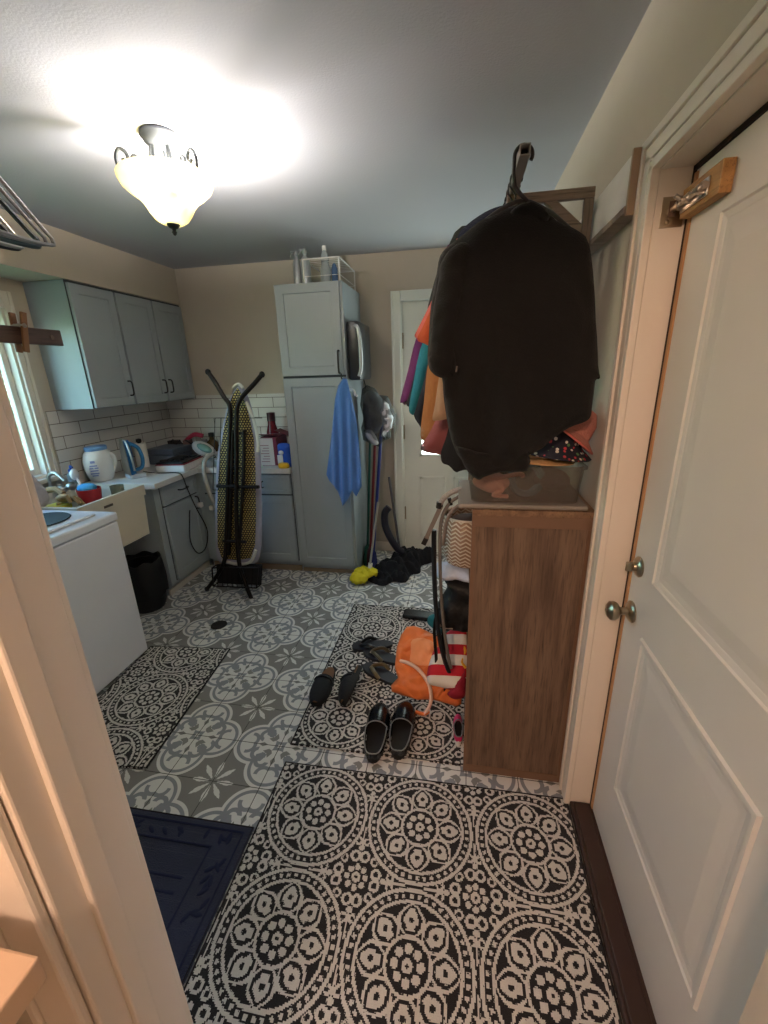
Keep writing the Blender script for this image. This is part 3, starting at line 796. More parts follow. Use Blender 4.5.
for v in lb.b.verts: 
    an = v.co.y / .10 - 1.05; v.co = V((-2.625 + (.0875 + v.co.x * .02) * cos(an) , 2.70 + (.1165 + v.co.x * .02) * sin(an), CZ + v.co.z))
lb.build('printed_label', mat('faded_blue_print', (150, 158, 196), .6), db)
MB().tube(spline([(-2.575, 2.745, CZ + .195), (-2.548, 2.762, CZ + .175), (-2.544, 2.764, CZ + .12), (-2.565, 2.752, CZ + .06)], 5), .012, 10).build('grip', M['white'], db, smooth=True)

ir = thing('clothes_iron', (-2.46, 2.86, CZ), 'blue and silver steam iron standing upright on the counter', 'iron')
IX, IY = -2.435, 2.775
def isec(t):   # sole outline half width by height
    return .066 * sqrt(max(0, 1 - t ** 2.2))
rot = Matrix.Rotation(radians(-32), 3, 'Z')
def iron_shell(y0, y1, sc, zs, name, material, z0=.03, hh=.275):
    rings = []
    for k in range(13):
        t = k / 12.0 * .985; w_ = isec(t) * sc; z = CZ + z0 + t * hh * zs
        rings.append([V((IX, IY, z)) + rot @ V(p) for p in ((-w_, y0, 0), (w_, y0, 0), (w_ * .96, (y0 + y1) / 2, 0), (w_ * .7, y1, 0), (-w_ * .7, y1, 0), (-w_ * .96, (y0 + y1) / 2, 0))])
    return MB().loft(rings).build(name, material, ir, smooth=50)
iron_shell(-.030, -.020, 1.0, 1.0, 'soleplate', M['steel'])
iron_shell(-.020, .022, .9, .93, 'body', mat('iron_blue', (36, 104, 158), .35))
MB().tube([V((IX, IY, CZ)) + rot @ V(p) for p in spline([V((0, .03, .055)), V((0, .080, .07)), V((0, .095, .14)), V((0, .075, .22)), V((0, .015, .262))], 6)], .014, 12).build('handle', mat('iron_teal', (54, 130, 178), .4), ir, smooth=True)
MB().obox(V((IX, IY, CZ + .016)) + rot @ V((0, .025, 0)), (.12, .115, .036), rot, .008).build('heel_rest', mat('pale_grey_plastic', (196, 204, 212), .4), ir)
MB().tube([V((IX, IY, CZ)) + rot @ V(p) for p in spline([V((0, -.006, .290)), V((.035, .0, .24)), V((.057, .004, .15)), V((.060, .006, .06))], 5)], .008, 8).build('silver_trim', M['steel'], ir, smooth=True)
cord = [V((IX + .03, IY + .08, CZ + .03)), V((-2.34, 2.90, CZ + .010)), V((-2.24, 2.90, CZ + .010)), V((-2.15, 2.90, CZ + .012)), V((-2.108, 2.90, CZ - .01)), V((-2.10, 2.93, .78)), V((-2.10, 2.99, .62)), V((-2.10, 3.08, .42)), V((-2.12, 3.10, .30)), V((-2.11, 3.02, .235)), V((-2.11, 2.92, .25)), V((-2.11, 2.86, .38)), V((-2.11, 2.90, .56)), V((-2.11, 2.92, .62))]
o = MB().tube(spline(cord, 8), .0045, 7).build('power_cord', M['rubber'], smooth=True); lbl(o, 'black iron cord looping down over the base cabinet door', 'cord')

o = MB().lathe([(.001, 0), (.048, 0), (.050, .19), (.046, .20), (.001, .20)], (-2.64, 3.16, CZ), 28).build('paper_towel_roll', mat('soft_white_paper', (232, 230, 226), .9), smooth=True); lbl(o, 'white paper towel roll behind the iron against the tiles', 'paper roll')
MB().lathe([(.001, .20), (.012, .20), (.022, .215), (.020, .235), (.001, .24)], (-2.64, 3.16, CZ), 18).build('holder_knob', M['black'], o, smooth=True)
gb = thing('storage_box', (-2.55, 3.33, CZ + .0), 'dark grey toolbox resting on the counter behind the iron', 'box')
gm = mat('slate_plastic', (92, 100, 114), .5)
MB().box(-2.66, -2.40, 3.24, 3.52, CZ, CZ + .085, bev=.008).build('box_body', gm, gb)
MB().box(-2.665, -2.395, 3.235, 3.525, CZ + .087, CZ + .135, bev=.008).build('lid', gm, gb)
wt = thing('grill_pan', (-2.25, 3.2, CZ), 'white tray with a black and red insert at the counter corner', 'tray')
A0 = Matrix.Rotation(radians(8), 3, 'Z')
MB().obox((-2.27, 3.135, CZ + .028), (.24, .36, .055), A0, .012).build('tray_body', M['white'], wt)
MB().obox((-2.27, 3.135, CZ + .058), (.232, .352, .006), A0, .002).build('red_edge', mat('red_trim', (150, 30, 44), .5), wt)
ins = MB().obox((-2.275, 3.135, CZ + .068), (.215, .335, .014), A0, .004)
random.seed(5)
for k in range(9): ins.obox((-2.275 + random.uniform(-.07, .07), 3.135 + random.uniform(-.12, .12), CZ + .083), (random.uniform(.03, .07), random.uniform(.02, .05), .014), Matrix.Rotation(random.uniform(0, 3), 3, 'Z'), .003)
ins.build('black_insert', M['black'], wt)
MB().obox((-2.155, 3.10, CZ + .03), (.004, .035, .014), A0).build('maker_badge', M['grip'], wt)
# clutter along the tiles
def bottle(x, y, prof, name, material, label, capprof=None, capmat=None, cat='bottle', z=CZ, grp=None):
    t = thing(name, (x, y, z), label, cat, grp)
    MB().lathe(prof, (x, y, z), 24).build('bottle_body', material, t, smooth=True)
    if capprof: MB().lathe(capprof, (x, y, z), 18).build('cap', capmat, t, smooth=True)
    return t
bottle(-2.245, 3.60, [(.001, 0), (.052, 0), (.054, .11), (.048, .14), (.022, .165), (.020, .19), (.001, .19)], 'glass_bottle', glassy('amber_liquid', (96, 74, 42), .25, .12), 'brown liquid in a glass bottle with black stopper in the back corner', [(.001, .19), (.026, .19), (.026, .225), (.001, .228)], M['black'])
o = MB().box(-2.12, -1.97, 3.58, 3.66, CZ, CZ + .19, bev=.003).build('carton', mat('cream_carton', (206, 204, 192), .7)); lbl(o, 'white and yellow carton left of the ironing board on the counter', 'carton')
MB().box(-2.05, -1.99, 3.577, 3.580, CZ + .03, CZ + .11).build('yellow_print', mat('yellow_print', (212, 196, 96), .7), o)
cl = [(-2.60, 3.60, .03, 'dark jar of small tools at the left end of the back corner clutter', (74, 66, 62)), (-2.50, 3.62, .035, 'brown tin behind the grey toolbox', (96, 76, 62)), (-2.34, 3.62, .032, 'grey metal tin beside the amber bottle', (128, 128, 128))]
for x, y, r, l, c in cl:
    o = MB().lathe([(.001, 0), (r, 0), (r, .12 + r), (r * .9, .13 + r), (.001, .13 + r)], (x, y, CZ), 20).build('tin', mat('tin_paint', c, .4, .5), smooth=True); lbl(o, l, 'tin')
o = MB().tube(spline([(-2.50, 3.56, CZ + .145), (-2.44, 3.56, CZ + .19), (-2.38, 3.56, CZ + .215), (-2.31, 3.57, CZ + .20)], 6), .022, 10, flat=.7).build('lint_roller', mat('crimson_plastic', (184, 48, 74), .4), smooth=True); lbl(o, 'pinkish red lint roller lying on the clutter behind the toolbox', 'roller')
o = MB().box(-2.41, -2.27, 3.50, 3.57, CZ, CZ + .12, bev=.012).build('grey_pouch', mat('grey_fabric', (116, 116, 114), .9, bump=.5)); lbl(o, 'crumpled grey pouch in front of the tins', 'pouch')
for x, y, w_, h_, c_, l_ in ((-2.63, 3.58, .07, .16, (70, 62, 60), 'dark carton at the left end behind the toolbox'), (-2.44, 3.52, .06, .17, (120, 92, 84), 'dull pink carton in the clutter behind the toolbox'), (-2.38, 3.60, .05, .20, (158, 150, 140), 'pale spice carton beneath the pinkish red roller')):
    o = MB().obox((x, y, CZ + h_ / 2), (w_, w_, h_), Matrix.Rotation(x * 9, 3, 'Z'), .003).build('small_carton', mat('small_carton_print', c_, .7, var=.3, scale=40)); lbl(o, l_, 'carton')
o = MB().tube([V((-2.60 + .02 * k, 3.50 + .015 * sin(k * 2), CZ + .155 + .02 * sin(k * 1.7))) for k in range(12)], .007, 7).build('coiled_cable', mat('dark_cable', (44, 40, 40), .6), smooth=True); lbl(o, 'dark cable draped over the back of the toolbox', 'cable')
# steamer (white with teal window) and hose
st = thing('garment_steamer', (-2.17, 3.36, CZ), 'white handheld garment steamer with a pale teal tank and grey hose', 'steamer')
rs = Matrix.Rotation(radians(28), 3, 'Y')
MB().ball((-2.21, 3.40, CZ + .105), .090, (1.25, .8, .66), rs).build('steamer_body', M['white'], st, smooth=True)
MB().ball((-2.175, 3.355, CZ + .125), .058, (1.2, .8, .50), rs).build('water_tank', mat('pale_teal', (142, 190, 180), .2, coat=.5), st, smooth=True)
MB().tube(spline([(-2.07, 3.36, CZ + .06), (-1.98, 3.32, CZ + .07), (-1.99, 3.24, CZ + .10), (-2.03, 3.14, CZ + .085), (-2.04, 3.09, CZ + .0), (-2.03, 3.08, .80), (-2.0, 3.08, .66), (-1.94, 3.09, .58), (-1.86, 3.10, .565)], 7), .017, 10).build('hose', mat('grey_hose', (176, 174, 168), .6), st, smooth=True)
MB().tube(spline([(-1.98, 3.35, CZ + .13), (-1.93, 3.30, CZ + .16), (-1.92, 3.25, CZ + .10), (-1.88, 3.22, CZ + .03)], 6), .014, 8).build('strap', mat('grey_strap', (150, 148, 142), .7), st, smooth=True)
# clear food box with papers
cb = thing('glass_dish', (-2.0, 3.24, CZ), 'clear plastic box of small parts in front of the steamer', 'box')
MB().box(-2.10, -1.88, 3.17, 3.29, CZ, CZ + .055, bev=.006).build('box_body', glassy('clear_plastic', (214, 220, 220), .55, .15), cb)
random.seed(9); gp = MB()
for k in range(14): gp.obox((random.uniform(-2.08, -1.90), random.uniform(3.19, 3.27), CZ + random.uniform(.01, .04)), (random.uniform(.02, .05), .02, .008), Matrix.Rotation(random.uniform(0, 3), 3, 'Z') @ Matrix.Rotation(random.uniform(0, 1), 3, 'X'))
gp.build('small_parts', mat('grey_parts', (110, 110, 108), .5), cb)
# right of the ironing board
bottle(-1.62, 3.55, [(.001, 0), (.055, 0), (.057, .20), (.050, .24), (.034, .30), (.032, .33), (.001, .33)], 'thermos_bottle', mat('dark_red_enamel', (104, 18, 32), .25), 'tall dark red flask behind the ironing board', [(.001, .33), (.036, .33), (.036, .40), (.001, .405)], mat('maroon_cap', (60, 14, 22), .4))
rb = thing('cardboard_box', (-1.52, 3.32, CZ), 'maroon and white carton with open flaps on the counter', 'carton')
RB = Matrix.Rotation(radians(4), 3, 'Z')
MB().obox((-1.535, 3.37, CZ + .115), (.135, .27, .23), RB, .003).build('carton_body', mat('maroon_print', (112, 28, 54), .6), rb)
MB().obox((-1.549, 3.2335, CZ + .115), (.125, .003, .22), RB).build('white_front', mat('white_print', (206, 196, 192), .6), rb)
pr = MB()
for k in range(7): pr.obox((-1.560 + .006 * (k % 3), 3.2305, CZ + .035 + k * .022), (.07 - .01 * (k % 3), .002, .006), RB)
pr.build('printed_text', mat('rose_text', (150, 110, 118), .6), rb)
MB().obox((-1.54, 3.28, CZ + .245), (.13, .09, .004), RB @ Matrix.Rotation(radians(-14), 3, 'X')).obox((-1.46, 3.42, CZ + .25), (.12, .14, .004), RB @ Matrix.Rotation(radians(22), 3, 'Y')).build('flap', mat('maroon_flap', (96, 24, 44), .6), rb)
bp = thing('detergent_bag', (-1.40, 3.23, CZ), 'bright blue detergent pouch with a yellow base beside the tall cabinet', 'pouch')
inflate([(-.055, .0), (.055, .0), (.058, .12), (.05, .185), (-.05, .185), (-.058, .12)], (-1.375, 3.20, CZ), (1, 0, 0), (0, 0, 1), (0, -1, 0), .028, .02, smoothk=3).build('pouch_body', mat('royal_blue_film', (32, 84, 190), .3), bp, smooth=50)
MB().ball((-1.395, 3.168, CZ + .12), .022, (1, .3, .8)).box(-1.43, -1.385, 3.166, 3.176, CZ + .03, CZ + .10, bev=.003).build('white_label', mat('white_label', (226, 230, 236), .5), bp, smooth=50)
MB().lathe([(.001, 0), (.036, 0), (.044, .018), (.036, .04), (.001, .045)], (-1.375, 3.150, CZ), 24, sx=1.1, sy=.7).build('yellow_scoop', mat('yellow_plastic', (226, 184, 44), .4), bp, smooth=True)
sp_ = MB().lathe([(.001, 0), (.022, 0), (.022, .006), (.012, .01), (.012, .04), (.022, .044), (.022, .05), (.001, .05)], (-1.335, 3.66, 1.33), 18, Matrix.Rotation(radians(80), 3, 'Y')).build('thread_spool', mat('copper_thread', (146, 84, 60), .6), smooth=True); lbl(sp_, 'small copper coloured spool hung on the tiles beside the tall cabinet', 'spool')
# ================================================================== CEILING LAMP
LX, LY = -1.145, 1.80
cl_ = thing('ceiling_light', (LX, LY, HC), 'semi flush ceiling lamp with an amber glass bowl and scrolled metal arms', 'ceiling lamp')
MB().lathe([(.001, 0), (.066, 0), (.069, -.012), (.062, -.022), (.056, -.032), (.040, -.042), (.001, -.044)], (LX, LY, HC), 36).build('canopy', M['iron'], cl_, smooth=True)
RZ = 2.335
for k in range(3):
    a = radians((-12, 104, 222)[k]); e = V((cos(a), sin(a), 0))
    pts = [(.035, HC - .03), (.045, HC - .09), (.055, HC - .14), (.075, HC - .125), (.098, HC - .118), (.108, HC - .100), (.098, HC - .086), (.088, HC - .094), (.094, HC - .104)]
    mb = MB().tube(spline([V((LX, LY, 0)) + e * r + V((0, 0, z)) for r, z in pts], 6), .0055, 8)
    p2 = [(.120, RZ + .004), (.152, RZ + .02), (.160, RZ + .06), (.146, RZ + .090), (.126, RZ + .084), (.120, RZ + .062), (.132, RZ + .052), (.138, RZ + .062)]
    mb.tube(spline([V((LX, LY, 0)) + e * r + V((0, 0, z)) for r, z in p2], 6), .006, 8)
    mb.tube([V((LX, LY, HC - .03)) + e * .03, V((LX, LY, RZ + .01)) + e * .03], .006, 8)
    mb.tube([V((LX, LY, RZ + .012)) + e * .0, V((LX, LY, RZ + .006)) + e * .150], .004, 6)
    mb.build('scroll_arm', M['iron'], cl_, smooth=True)
prof = [(.012, -.134), (.038, -.130), (.060, -.117), (.077, -.096), (.091, -.070), (.110, -.048), (.138, -.029), (.160, -.010), (.171, .010), (.172, .022), (.164, .030), (.158, .024), (.164, .012), (.160, .002), (.148, -.014), (.130, -.027), (.103, -.045), (.084, -.067), (.071, -.091), (.056, -.112), (.036, -.124), (.012, -.128)]
MB().lathe(prof, (LX, LY, RZ), 56, closed=True).build('glass_bowl', lamp_glass(), cl_, smooth=True)
MB().lathe([(.001, -.118), (.022, -.122), (.026, -.132), (.018, -.142), (.008, -.146), (.007, -.152), (.010, -.158), (.006, -.166), (.001, -.170)], (LX, LY, RZ), 20).tube([(LX, LY, RZ - .12), (LX, LY, RZ + .012)], .005, 8).build('finial', M['iron'], cl_, smooth=True)
def plight(name, loc, power, colr, r=.03, typ='POINT', size=.3, rot=None):
    ld = bpy.data.lights.new(name, typ); ld.energy = power; ld.color = colr
    if typ == 'POINT': ld.shadow_soft_size = r
    else: ld.shape = 'DISK'; ld.size = size
    o = bpy.data.objects.new(name, ld); COL.objects.link(o); o.location = loc
    if rot: o.rotation_euler = rot
    return o
bm_ = mat('lit_bulb_glass', (255, 246, 226), .3, emit=(255, 244, 220), es=2.5)
for k, (ang_, pw_) in enumerate(((8, 14), (75, 7), (325, 4))):
    a = radians(ang_); p = V((LX + .075 * cos(a), LY + .075 * sin(a), RZ - .010))
    MB().ball(p - V((0, 0, .012)), .022, (1, 1, 1.2)).build('light_bulb', bm_, cl_, smooth=True)
    plight('bulb_glow', p + V((0, 0, .030)), pw_, (1.0, .95, .90), .02)

# ================================================================== ITEMS ON / BY THE TALL CABINET
TZ = 2.225
sm = mat('silver_bottle', (176, 182, 184), .3, .5); cg_ = glassy('clear_bottle', (214, 222, 224), .45, .1)
def spray(x, y, r, h, bodym, label):
    t = thing('spray_bottle', (x, y, TZ), label, 'bottle')
    MB().lathe([(.001, 0), (r, 0), (r, h * .62), (r * .8, h * .72), (r * .35, h * .80), (r * .35, h * .86), (.001, h * .86)], (x, y, TZ), 22).build('bottle_body', bodym, t, smooth=True)
    MB().lathe([(.001, h * .84), (r * .5, h * .84), (r * .5, h * .92), (r * .2, h), (.001, h)], (x, y, TZ), 16).tube([(x, y, TZ + h * .96), (x - .03, y - .02, TZ + h * .95)], .007, 8).tube([(x - .02, y - .015, TZ + h * .92), (x - .035, y - .02, TZ + h * .82)], .004, 6).build('spray_trigger', mat('grey_trigger', (146, 152, 154), .4), t, smooth=True)
spray(-1.155, 3.23, .030, .215, sm, 'silver spray bottle furthest left on top of the tall cabinet')
spray(-1.085, 3.21, .034, .22, sm, 'second silver spray bottle from the left on the tall cabinet')
t = thing('water_bottle', (-.965, 3.28, TZ), 'clear plastic bottle with a narrow neck inside the white wire rack', 'bottle')
MB().lathe([(.001, 0), (.036, 0), (.038, .10), (.026, .13), (.026, .15), (.032, .165), (.020, .20), (.012, .215), (.001, .215)], (-.965, 3.28, TZ), 24).build('bottle_body', cg_, t, smooth=True)
MB().lathe([(.001, .215), (.016, .215), (.014, .245), (.001, .248)], (-.965, 3.28, TZ), 16).build('cap', M['white'], t, smooth=True)
t = MB().lathe([(.001, 0), (.022, 0), (.022, .10), (.012, .13), (.001, .14)], (-.905, 3.30, TZ), 18).build('glass_vial', glassy('bluish_plastic', (120, 150, 190), .4, .2), smooth=True); lbl(t, 'small bluish bottle right of the clear bottle in the wire rack', 'bottle')
rk = thing('wire_rack', (-.95, 3.4, TZ), 'white wire rack standing on top of the tall cabinet', 'rack')
mb = MB(); x0, x1, y0, y1 = -1.09, -.835, 3.17, 3.62
c4 = [(x0, y0), (x1, y0), (x1, y1), (x0, y1)]
for z in (.145,): mb.tube([V((a, b_, TZ + z)) for a, b_ in c4], .005, 8, closed=True)
for a, b_ in c4: mb.tube([V((a, b_, TZ)), V((a, b_, TZ + .145))], .005, 8)
mb.build('frame', M['white'], rk)
mb = MB()
for k in range(1, 9): yy = y0 + (y1 - y0) * k / 9; mb.tube([V((x0, yy, TZ + .145)), V((x1, yy, TZ + .145))], .002, 5)
for z in (.04,): mb.tube([V((a, b_, TZ + z)) for a, b_ in c4], .002, 6, closed=True)
mb.build('wire_grid', M['white'], rk)

# black and silver case hung on the right side of the tall cabinet
bc = thing('wall_case', (-.77, 3.4, 1.56), 'black case with a curved silver handle mounted on the right side of the tall cabinet', 'case')
MB().box(-.816, -.725, 3.20, 3.60, 1.570, 1.975, bev=.018).build('case_body', mat('charcoal_plastic', (38, 42, 46), .35), bc, smooth=40)
hp = spline([V((-.755, 3.20, 1.945)), V((-.728, 3.185, 1.92)), V((-.714, 3.18, 1.80)), V((-.716, 3.185, 1.66)), V((-.738, 3.20, 1.60))], 8)
MB().tube(hp, .013, 10, flat=.6).build('silver_handle', mat('silver_plastic', (206, 210, 212), .3, .3), bc, smooth=True)
MB().box(-.735, -.722, 3.196, 3.21, 1.64, 1.90, bev=.002).build('display_strip', mat('blue_grey_strip', (84, 100, 120), .3), bc)

# hook and blue towel
hk = MB(); hk.box(-.818, -.812, 3.165, 3.20, 1.45, 1.52, bev=.003).tube(spline([(-.812, 3.18, 1.51), (-.775, 3.165, 1.50), (-.765, 3.16, 1.47), (-.745, 3.155, 1.46)], 5), .009, 8)
o = hk.build('wall_hook', M['white'], smooth=50); lbl(o, 'white plastic hook on the side edge of the tall cabinet', 'hook')
yt = 3.085
tp = pxpoly([(343, 378), (347, 379), (351, 395), (354, 408), (357, 425), (360, 448), (361.5, 470), (362, 486), (356, 497), (352.5, 490), (349, 497), (346, 502), (342.5, 506), (340, 499), (338, 491), (334, 486), (329.5, 481), (327, 474), (329, 455), (332, 430), (335, 400), (338, 386)], yt)
tw = inflate(tp, (0, yt, 0), (1, 0, 0), (0, 0, 1), (0, -1, 0), .016, .014, lambda a, b_: .013 * sin((a + .86) * 95 + (1.6 - b_) * 3.0) * min(1, (1.62 - b_) * 2.2) + .006 * nz(a, b_, 1, 14), smoothk=1, edge=.02, back=.9).build('blue_towel', mat('cornflower_terry', (88, 138, 214), .95, bump=.7, bscale=260, sheen=.3, var=.06), smooth=70)
lbl(tw, 'cornflower blue towel hanging from the top corner of the lower tall cabinet door', 'towel')
o = MB().tube(spline([(-.842, 3.128, 1.585), (-.842, 3.10, 1.585), (-.842, 3.085, 1.60), (-.842, 3.09, 1.62)], 5), .005, 8).build('towel_hook', M['grip'], smooth=True); lbl(o, 'small dark hook holding the blue towel', 'hook')

# black mesh laundry bag
yb_ = 3.42
mp = pxpoly([(362, 389), (367, 385), (375, 388), (379, 395), (388, 396), (392, 406), (396, 415), (395, 424), (390, 431), (391, 438), (383, 441), (379, 447), (371, 444), (363, 440), (361, 428), (364, 418), (360, 405)], yb_)
mbag = thing('mesh_laundry_bag', (-.65, yb_, 1.1), 'black mesh bag with white washing in it, hanging beside the tall cabinet', 'bag')
inflate(mp, (0, yb_, 0), (1, 0, 0), (0, 0, 1), (0, -1, 0), .085, .022, lambda a, b_: .030 * nz(a, b_, 2, 17), smoothk=1, edge=.10).build('mesh_cover', mesh_fabric('black_net'), mbag, smooth=60)
mb = pxpoly([(384, 400), (389, 404), (391, 412), (394, 417), (392, 428), (387, 432), (386, 438), (381, 436), (384, 424), (381, 412)], yb_ - .03)
inflate(mb, (0, yb_ - .045, 0), (1, 0, 0), (0, 0, 1), (0, -1, 0), .045, .018, lambda a, b_: .034 * nz(a, b_, 5, 34), smoothk=1, edge=.06).build('white_washing', mat('white_linen', (216, 220, 226), .9, bump=.4), mbag, smooth=60)
mb = pxpoly([(364, 432), (372, 430), (379, 443), (372, 444)], yb_ - .04)
inflate(mb, (0, yb_ - .05, 0), (1, 0, 0), (0, 0, 1), (0, -1, 0), .035, .018, None, smoothk=3, edge=.04).build('white_sock', mat('white_linen_two', (206, 206, 206), .9, bump=.4), mbag, smooth=60)
mb = pxpoly([(363, 396), (372, 391), (382, 399), (383, 425), (372, 436), (364, 428)], yb_)
inflate(mb, (0, yb_, 0), (1, 0, 0), (0, 0, 1), (0, -1, 0), .055, .022, lambda a, b_: .035 * nz(a, b_, 7, 22), smoothk=2, edge=.07).build('dark_washing', mat('charcoal_linen', (120, 124, 128), .9, bump=.4, var=.5, scale=9), mbag, smooth=60)
MB().tube(spline([at(366, 388, 'y', yb_), at(362, 375, 'y', yb_ + .02), V((-.80, yb_ + .04, 1.57))], 6), .004, 6).build('cord', M['black'], mbag, smooth=True)

# brooms and mops in the corner
def pole(name, p0, p1, r, mt, label, cat='broom', z0=None):
    o = MB().tube([p0, p1], r, 10)
    return o
def stick(name, top, bot, r, material, label, cat, head=None, headmat=None, grip=None):
    t = thing(name, (bot.x, bot.y, 0), label, cat)
    MB().tube([bot, top], r, 12).build('pole', material, t, smooth=True)
    if head: head(bot, t)
    if grip: MB().tube([top - (top - bot).normalized() * .12, top], r * 1.4, 10).build('grip', grip, t, smooth=True)
    return t
def brush_head(bot, t, c=(30, 60, 50)):
    MB().prism([(-.11, .0), (.11, .0), (.07, .12), (.03, .15), (-.03, .15), (-.07, .12)], lambda a, b_, d: V((bot.x + d, bot.y + a, .004 + b_)), -.016, .016, bev=.004).build('bristle_head', mat('broom_bristle', c, .9, bump=.6), t)
stick('broom', V((-.735, 3.52, 1.20)), V((-.790, 3.44, .10)), .011, mat('dark_green_pole', (26, 84, 74), .35), 'green handled broom leaning against the side of the tall cabinet', 'broom', lambda b, t: brush_head(b, t, (22, 74, 62)))
stick('mop', V((-.685, 3.50, 1.22)), V((-.752, 3.38, .10)), .012, mat('red_pole', (120, 34, 40), .35), 'red handled mop between the green and the blue poles', 'mop', lambda b, t: brush_head(b, t, (60, 24, 34)), grip=M['black'])
stick('dust_mop', V((-.625, 3.46, 1.25)), V((-.712, 3.30, .10)), .013, mat('blue_pole', (34, 52, 128), .35), 'blue handled mop leaning furthest right of the coloured poles', 'mop', lambda b, t: brush_head(b, t, (28, 40, 110)))
ym = thing('string_mop', (-.74, 3.08, 0), 'grey pole mop with a bright yellow cloth head on the tile floor', 'mop')
MB().tube([V((-.70, 3.10, .10)), V((-.64, 3.25, .62))], .009, 12).build('pole', mat('light_grey_pole', (168, 164, 154), .35, .3), ym, smooth=True)
MB().tube([V((-.705, 3.09, .055)), V((-.695, 3.12, .135))], .018, 12).build('socket', M['white'], ym, smooth=True)
random.seed(11); mb = MB()
for cx, cy, cz, r in ((-.775, 3.02, .045, .075), (-.74, 3.06, .06, .065), (-.69, 3.08, .07, .06), (-.765, 3.09, .06, .07)):
    mb.ball((cx, cy, cz), r, (1.0, .9, .62), sub=4)
for v in mb.b.verts:
    d_ = nz(v.co.x, v.co.y, v.co.z * 30, 40) * .016; v.co += V((nz(v.co.y, v.co.z, 3, 55) * .012, nz(v.co.x, v.co.z, 9, 55) * .012, d_)); v.co.z = max(.004, v.co.z)
mb.build('yellow_mop_head', mat('bright_yellow_microfibre', (232, 214, 46), .95, bump=.9, bscale=150), ym, smooth=True)
sv = thing('stick_vacuum', (-.60, 3.40, 0), 'dark curved vacuum hose and grey wand leaning in the corner by the back door', 'vacuum cleaner')
MB().tube([V((-.50, 3.45, .12)), V((-.60, 3.58, .75))], .011, 10).build('wand', mat('grey_wand', (92, 92, 98), .4, .4), sv, smooth=True)
MB().tube(spline([V((-.565, 3.34, .55)), V((-.60, 3.33, .50)), V((-.60, 3.32, .40)), V((-.56, 3.30, .30)), V((-.50, 3.30, .20)), V((-.46, 3.32, .16))], 6), .030, 12).build('hose', mat('dark_navy_hose', (26, 26, 40), .4), sv, smooth=True)
# black clothes pile
fp = [(-.72, 3.04), (-.60, 2.98), (-.53, 3.06), (-.43, 3.06), (-.40, 3.20), (-.33, 3.24), (-.33, 3.38), (-.25, 3.46), (-.22, 3.58), (-.27, 3.64), (-.40, 3.63), (-.52, 3.60), (-.62, 3.45), (-.70, 3.25), (-.77, 3.14)]
fp = [(a + .03, b_) for a, b_ in fp]
pl = inflate(fp, (0, 0, .004), (1, 0, 0), (0, 1, 0), (0, 0, 1), .11, .016, None, smoothk=3, edge=.16, back=0)
for v in pl.b.verts:
    if v.co.z > .012:
        f = min(1, (v.co.z - .012) / .05); v.co.z += f * (.075 * nz(v.co.x, v.co.y, 0, 6) + .045 * (abs(nz(v.co.x, v.co.y, 4, 14)) * 2 - .5) + .015 * nz(v.co.x, v.co.y, 2, 40))
        v.co.z = max(.006, v.co.z)
o = pl.build('clothes_pile', mat('black_navy_fleece', (11, 11, 18), .95, bump=.5), smooth=70); lbl(o, 'heap of black and dark navy clothing on the tiles before the back door', 'clothes')

# ================================================================== IRONING BOARD (folded, standing)
IP = V((-1.66, 2.78, .5)); IN = V((0, -1, .10)).normalized()
ipt = lambda a, b_, off=0: at_plane(a, b_, IP - IN * 0 + IN * off, IN)
ib = thing('ironing_board', (-1.72, 2.75, 0), 'folded ironing board with yellow mesh underside and crossed dark legs, standing upright', 'ironing board')
AX_, AZ_ = V((1, 0, 0)), IN.cross(V((1, 0, 0))) * -1
if AZ_.z < 0: AZ_ = -AZ_
def ip2(px, py):
    p = ipt(px, py) - IP; return (p.dot(AX_), p.dot(AZ_))
bo = [(239, 383), (243, 389), (248, 400), (252, 414), (256, 430), (259, 450), (260, 480), (260.5, 520), (260, 548), (257, 561), (250, 566), (236, 567), (222, 565), (216, 560), (214, 545), (213.5, 510), (214.5, 480), (216, 455), (220, 430), (225, 410), (230, 394), (234, 386)]
inflate([ip2(*p) for p in bo], IP - IN * .022, AX_, AZ_, IN, .018, .03, None, smoothk=2, edge=.02).build('padded_cover', mat('grey_lilac_cover', (158, 158, 176), .85, bump=.4, bscale=30), ib, smooth=60)
bi = [(238, 388), (242, 395), (247, 408), (251, 424), (254, 440), (255.5, 470), (256, 515), (255, 545), (251, 558), (236, 560), (222, 558), (218, 546), (217.5, 510), (218.5, 480), (220.5, 452), (224, 430), (228, 410), (233, 394)]
nm = net_mat('yellow_seen_through_steel_mesh')
mbp = MB(); mbp.prism([ip2(*p) for p in bi], lambda a, b_, d: IP + AX_ * a + AZ_ * b_ + IN * d, .0, .004)
mbp.build('mesh_deck', nm, ib)
def itube(pts, r, name, mt, off=.03, k=6, flat=1.0):
    return MB().tube(spline([ipt(a, b_, off) for a, b_ in pts], k), r, 10, flat=flat).build(name, mt, ib, smooth=True)
bw = [(234, 386), (243, 386), (250, 402)]
lp = mat('white_hem', (206, 206, 200), .9)
for hp_, hr_ in (([(222, 560), (236, 564), (250, 562), (256, 550)], .012), ([(246, 402), (253, 418), (258, 440), (258, 452)], .012), ([(233, 388), (238, 384), (243, 388)], .010)):
    MB().tube(spline([ipt(a, b_, .002) for a, b_ in hp_], 6), hr_, 8).build('hem', lp, ib, smooth=True)
dm = M['darkmetal']
itube([(208, 372), (215, 382), (224, 397), (229, 404), (230.5, 414), (230, 430), (228, 480), (226.5, 530), (224.5, 560), (216, 577), (207, 589)], .016, 'leg', dm)
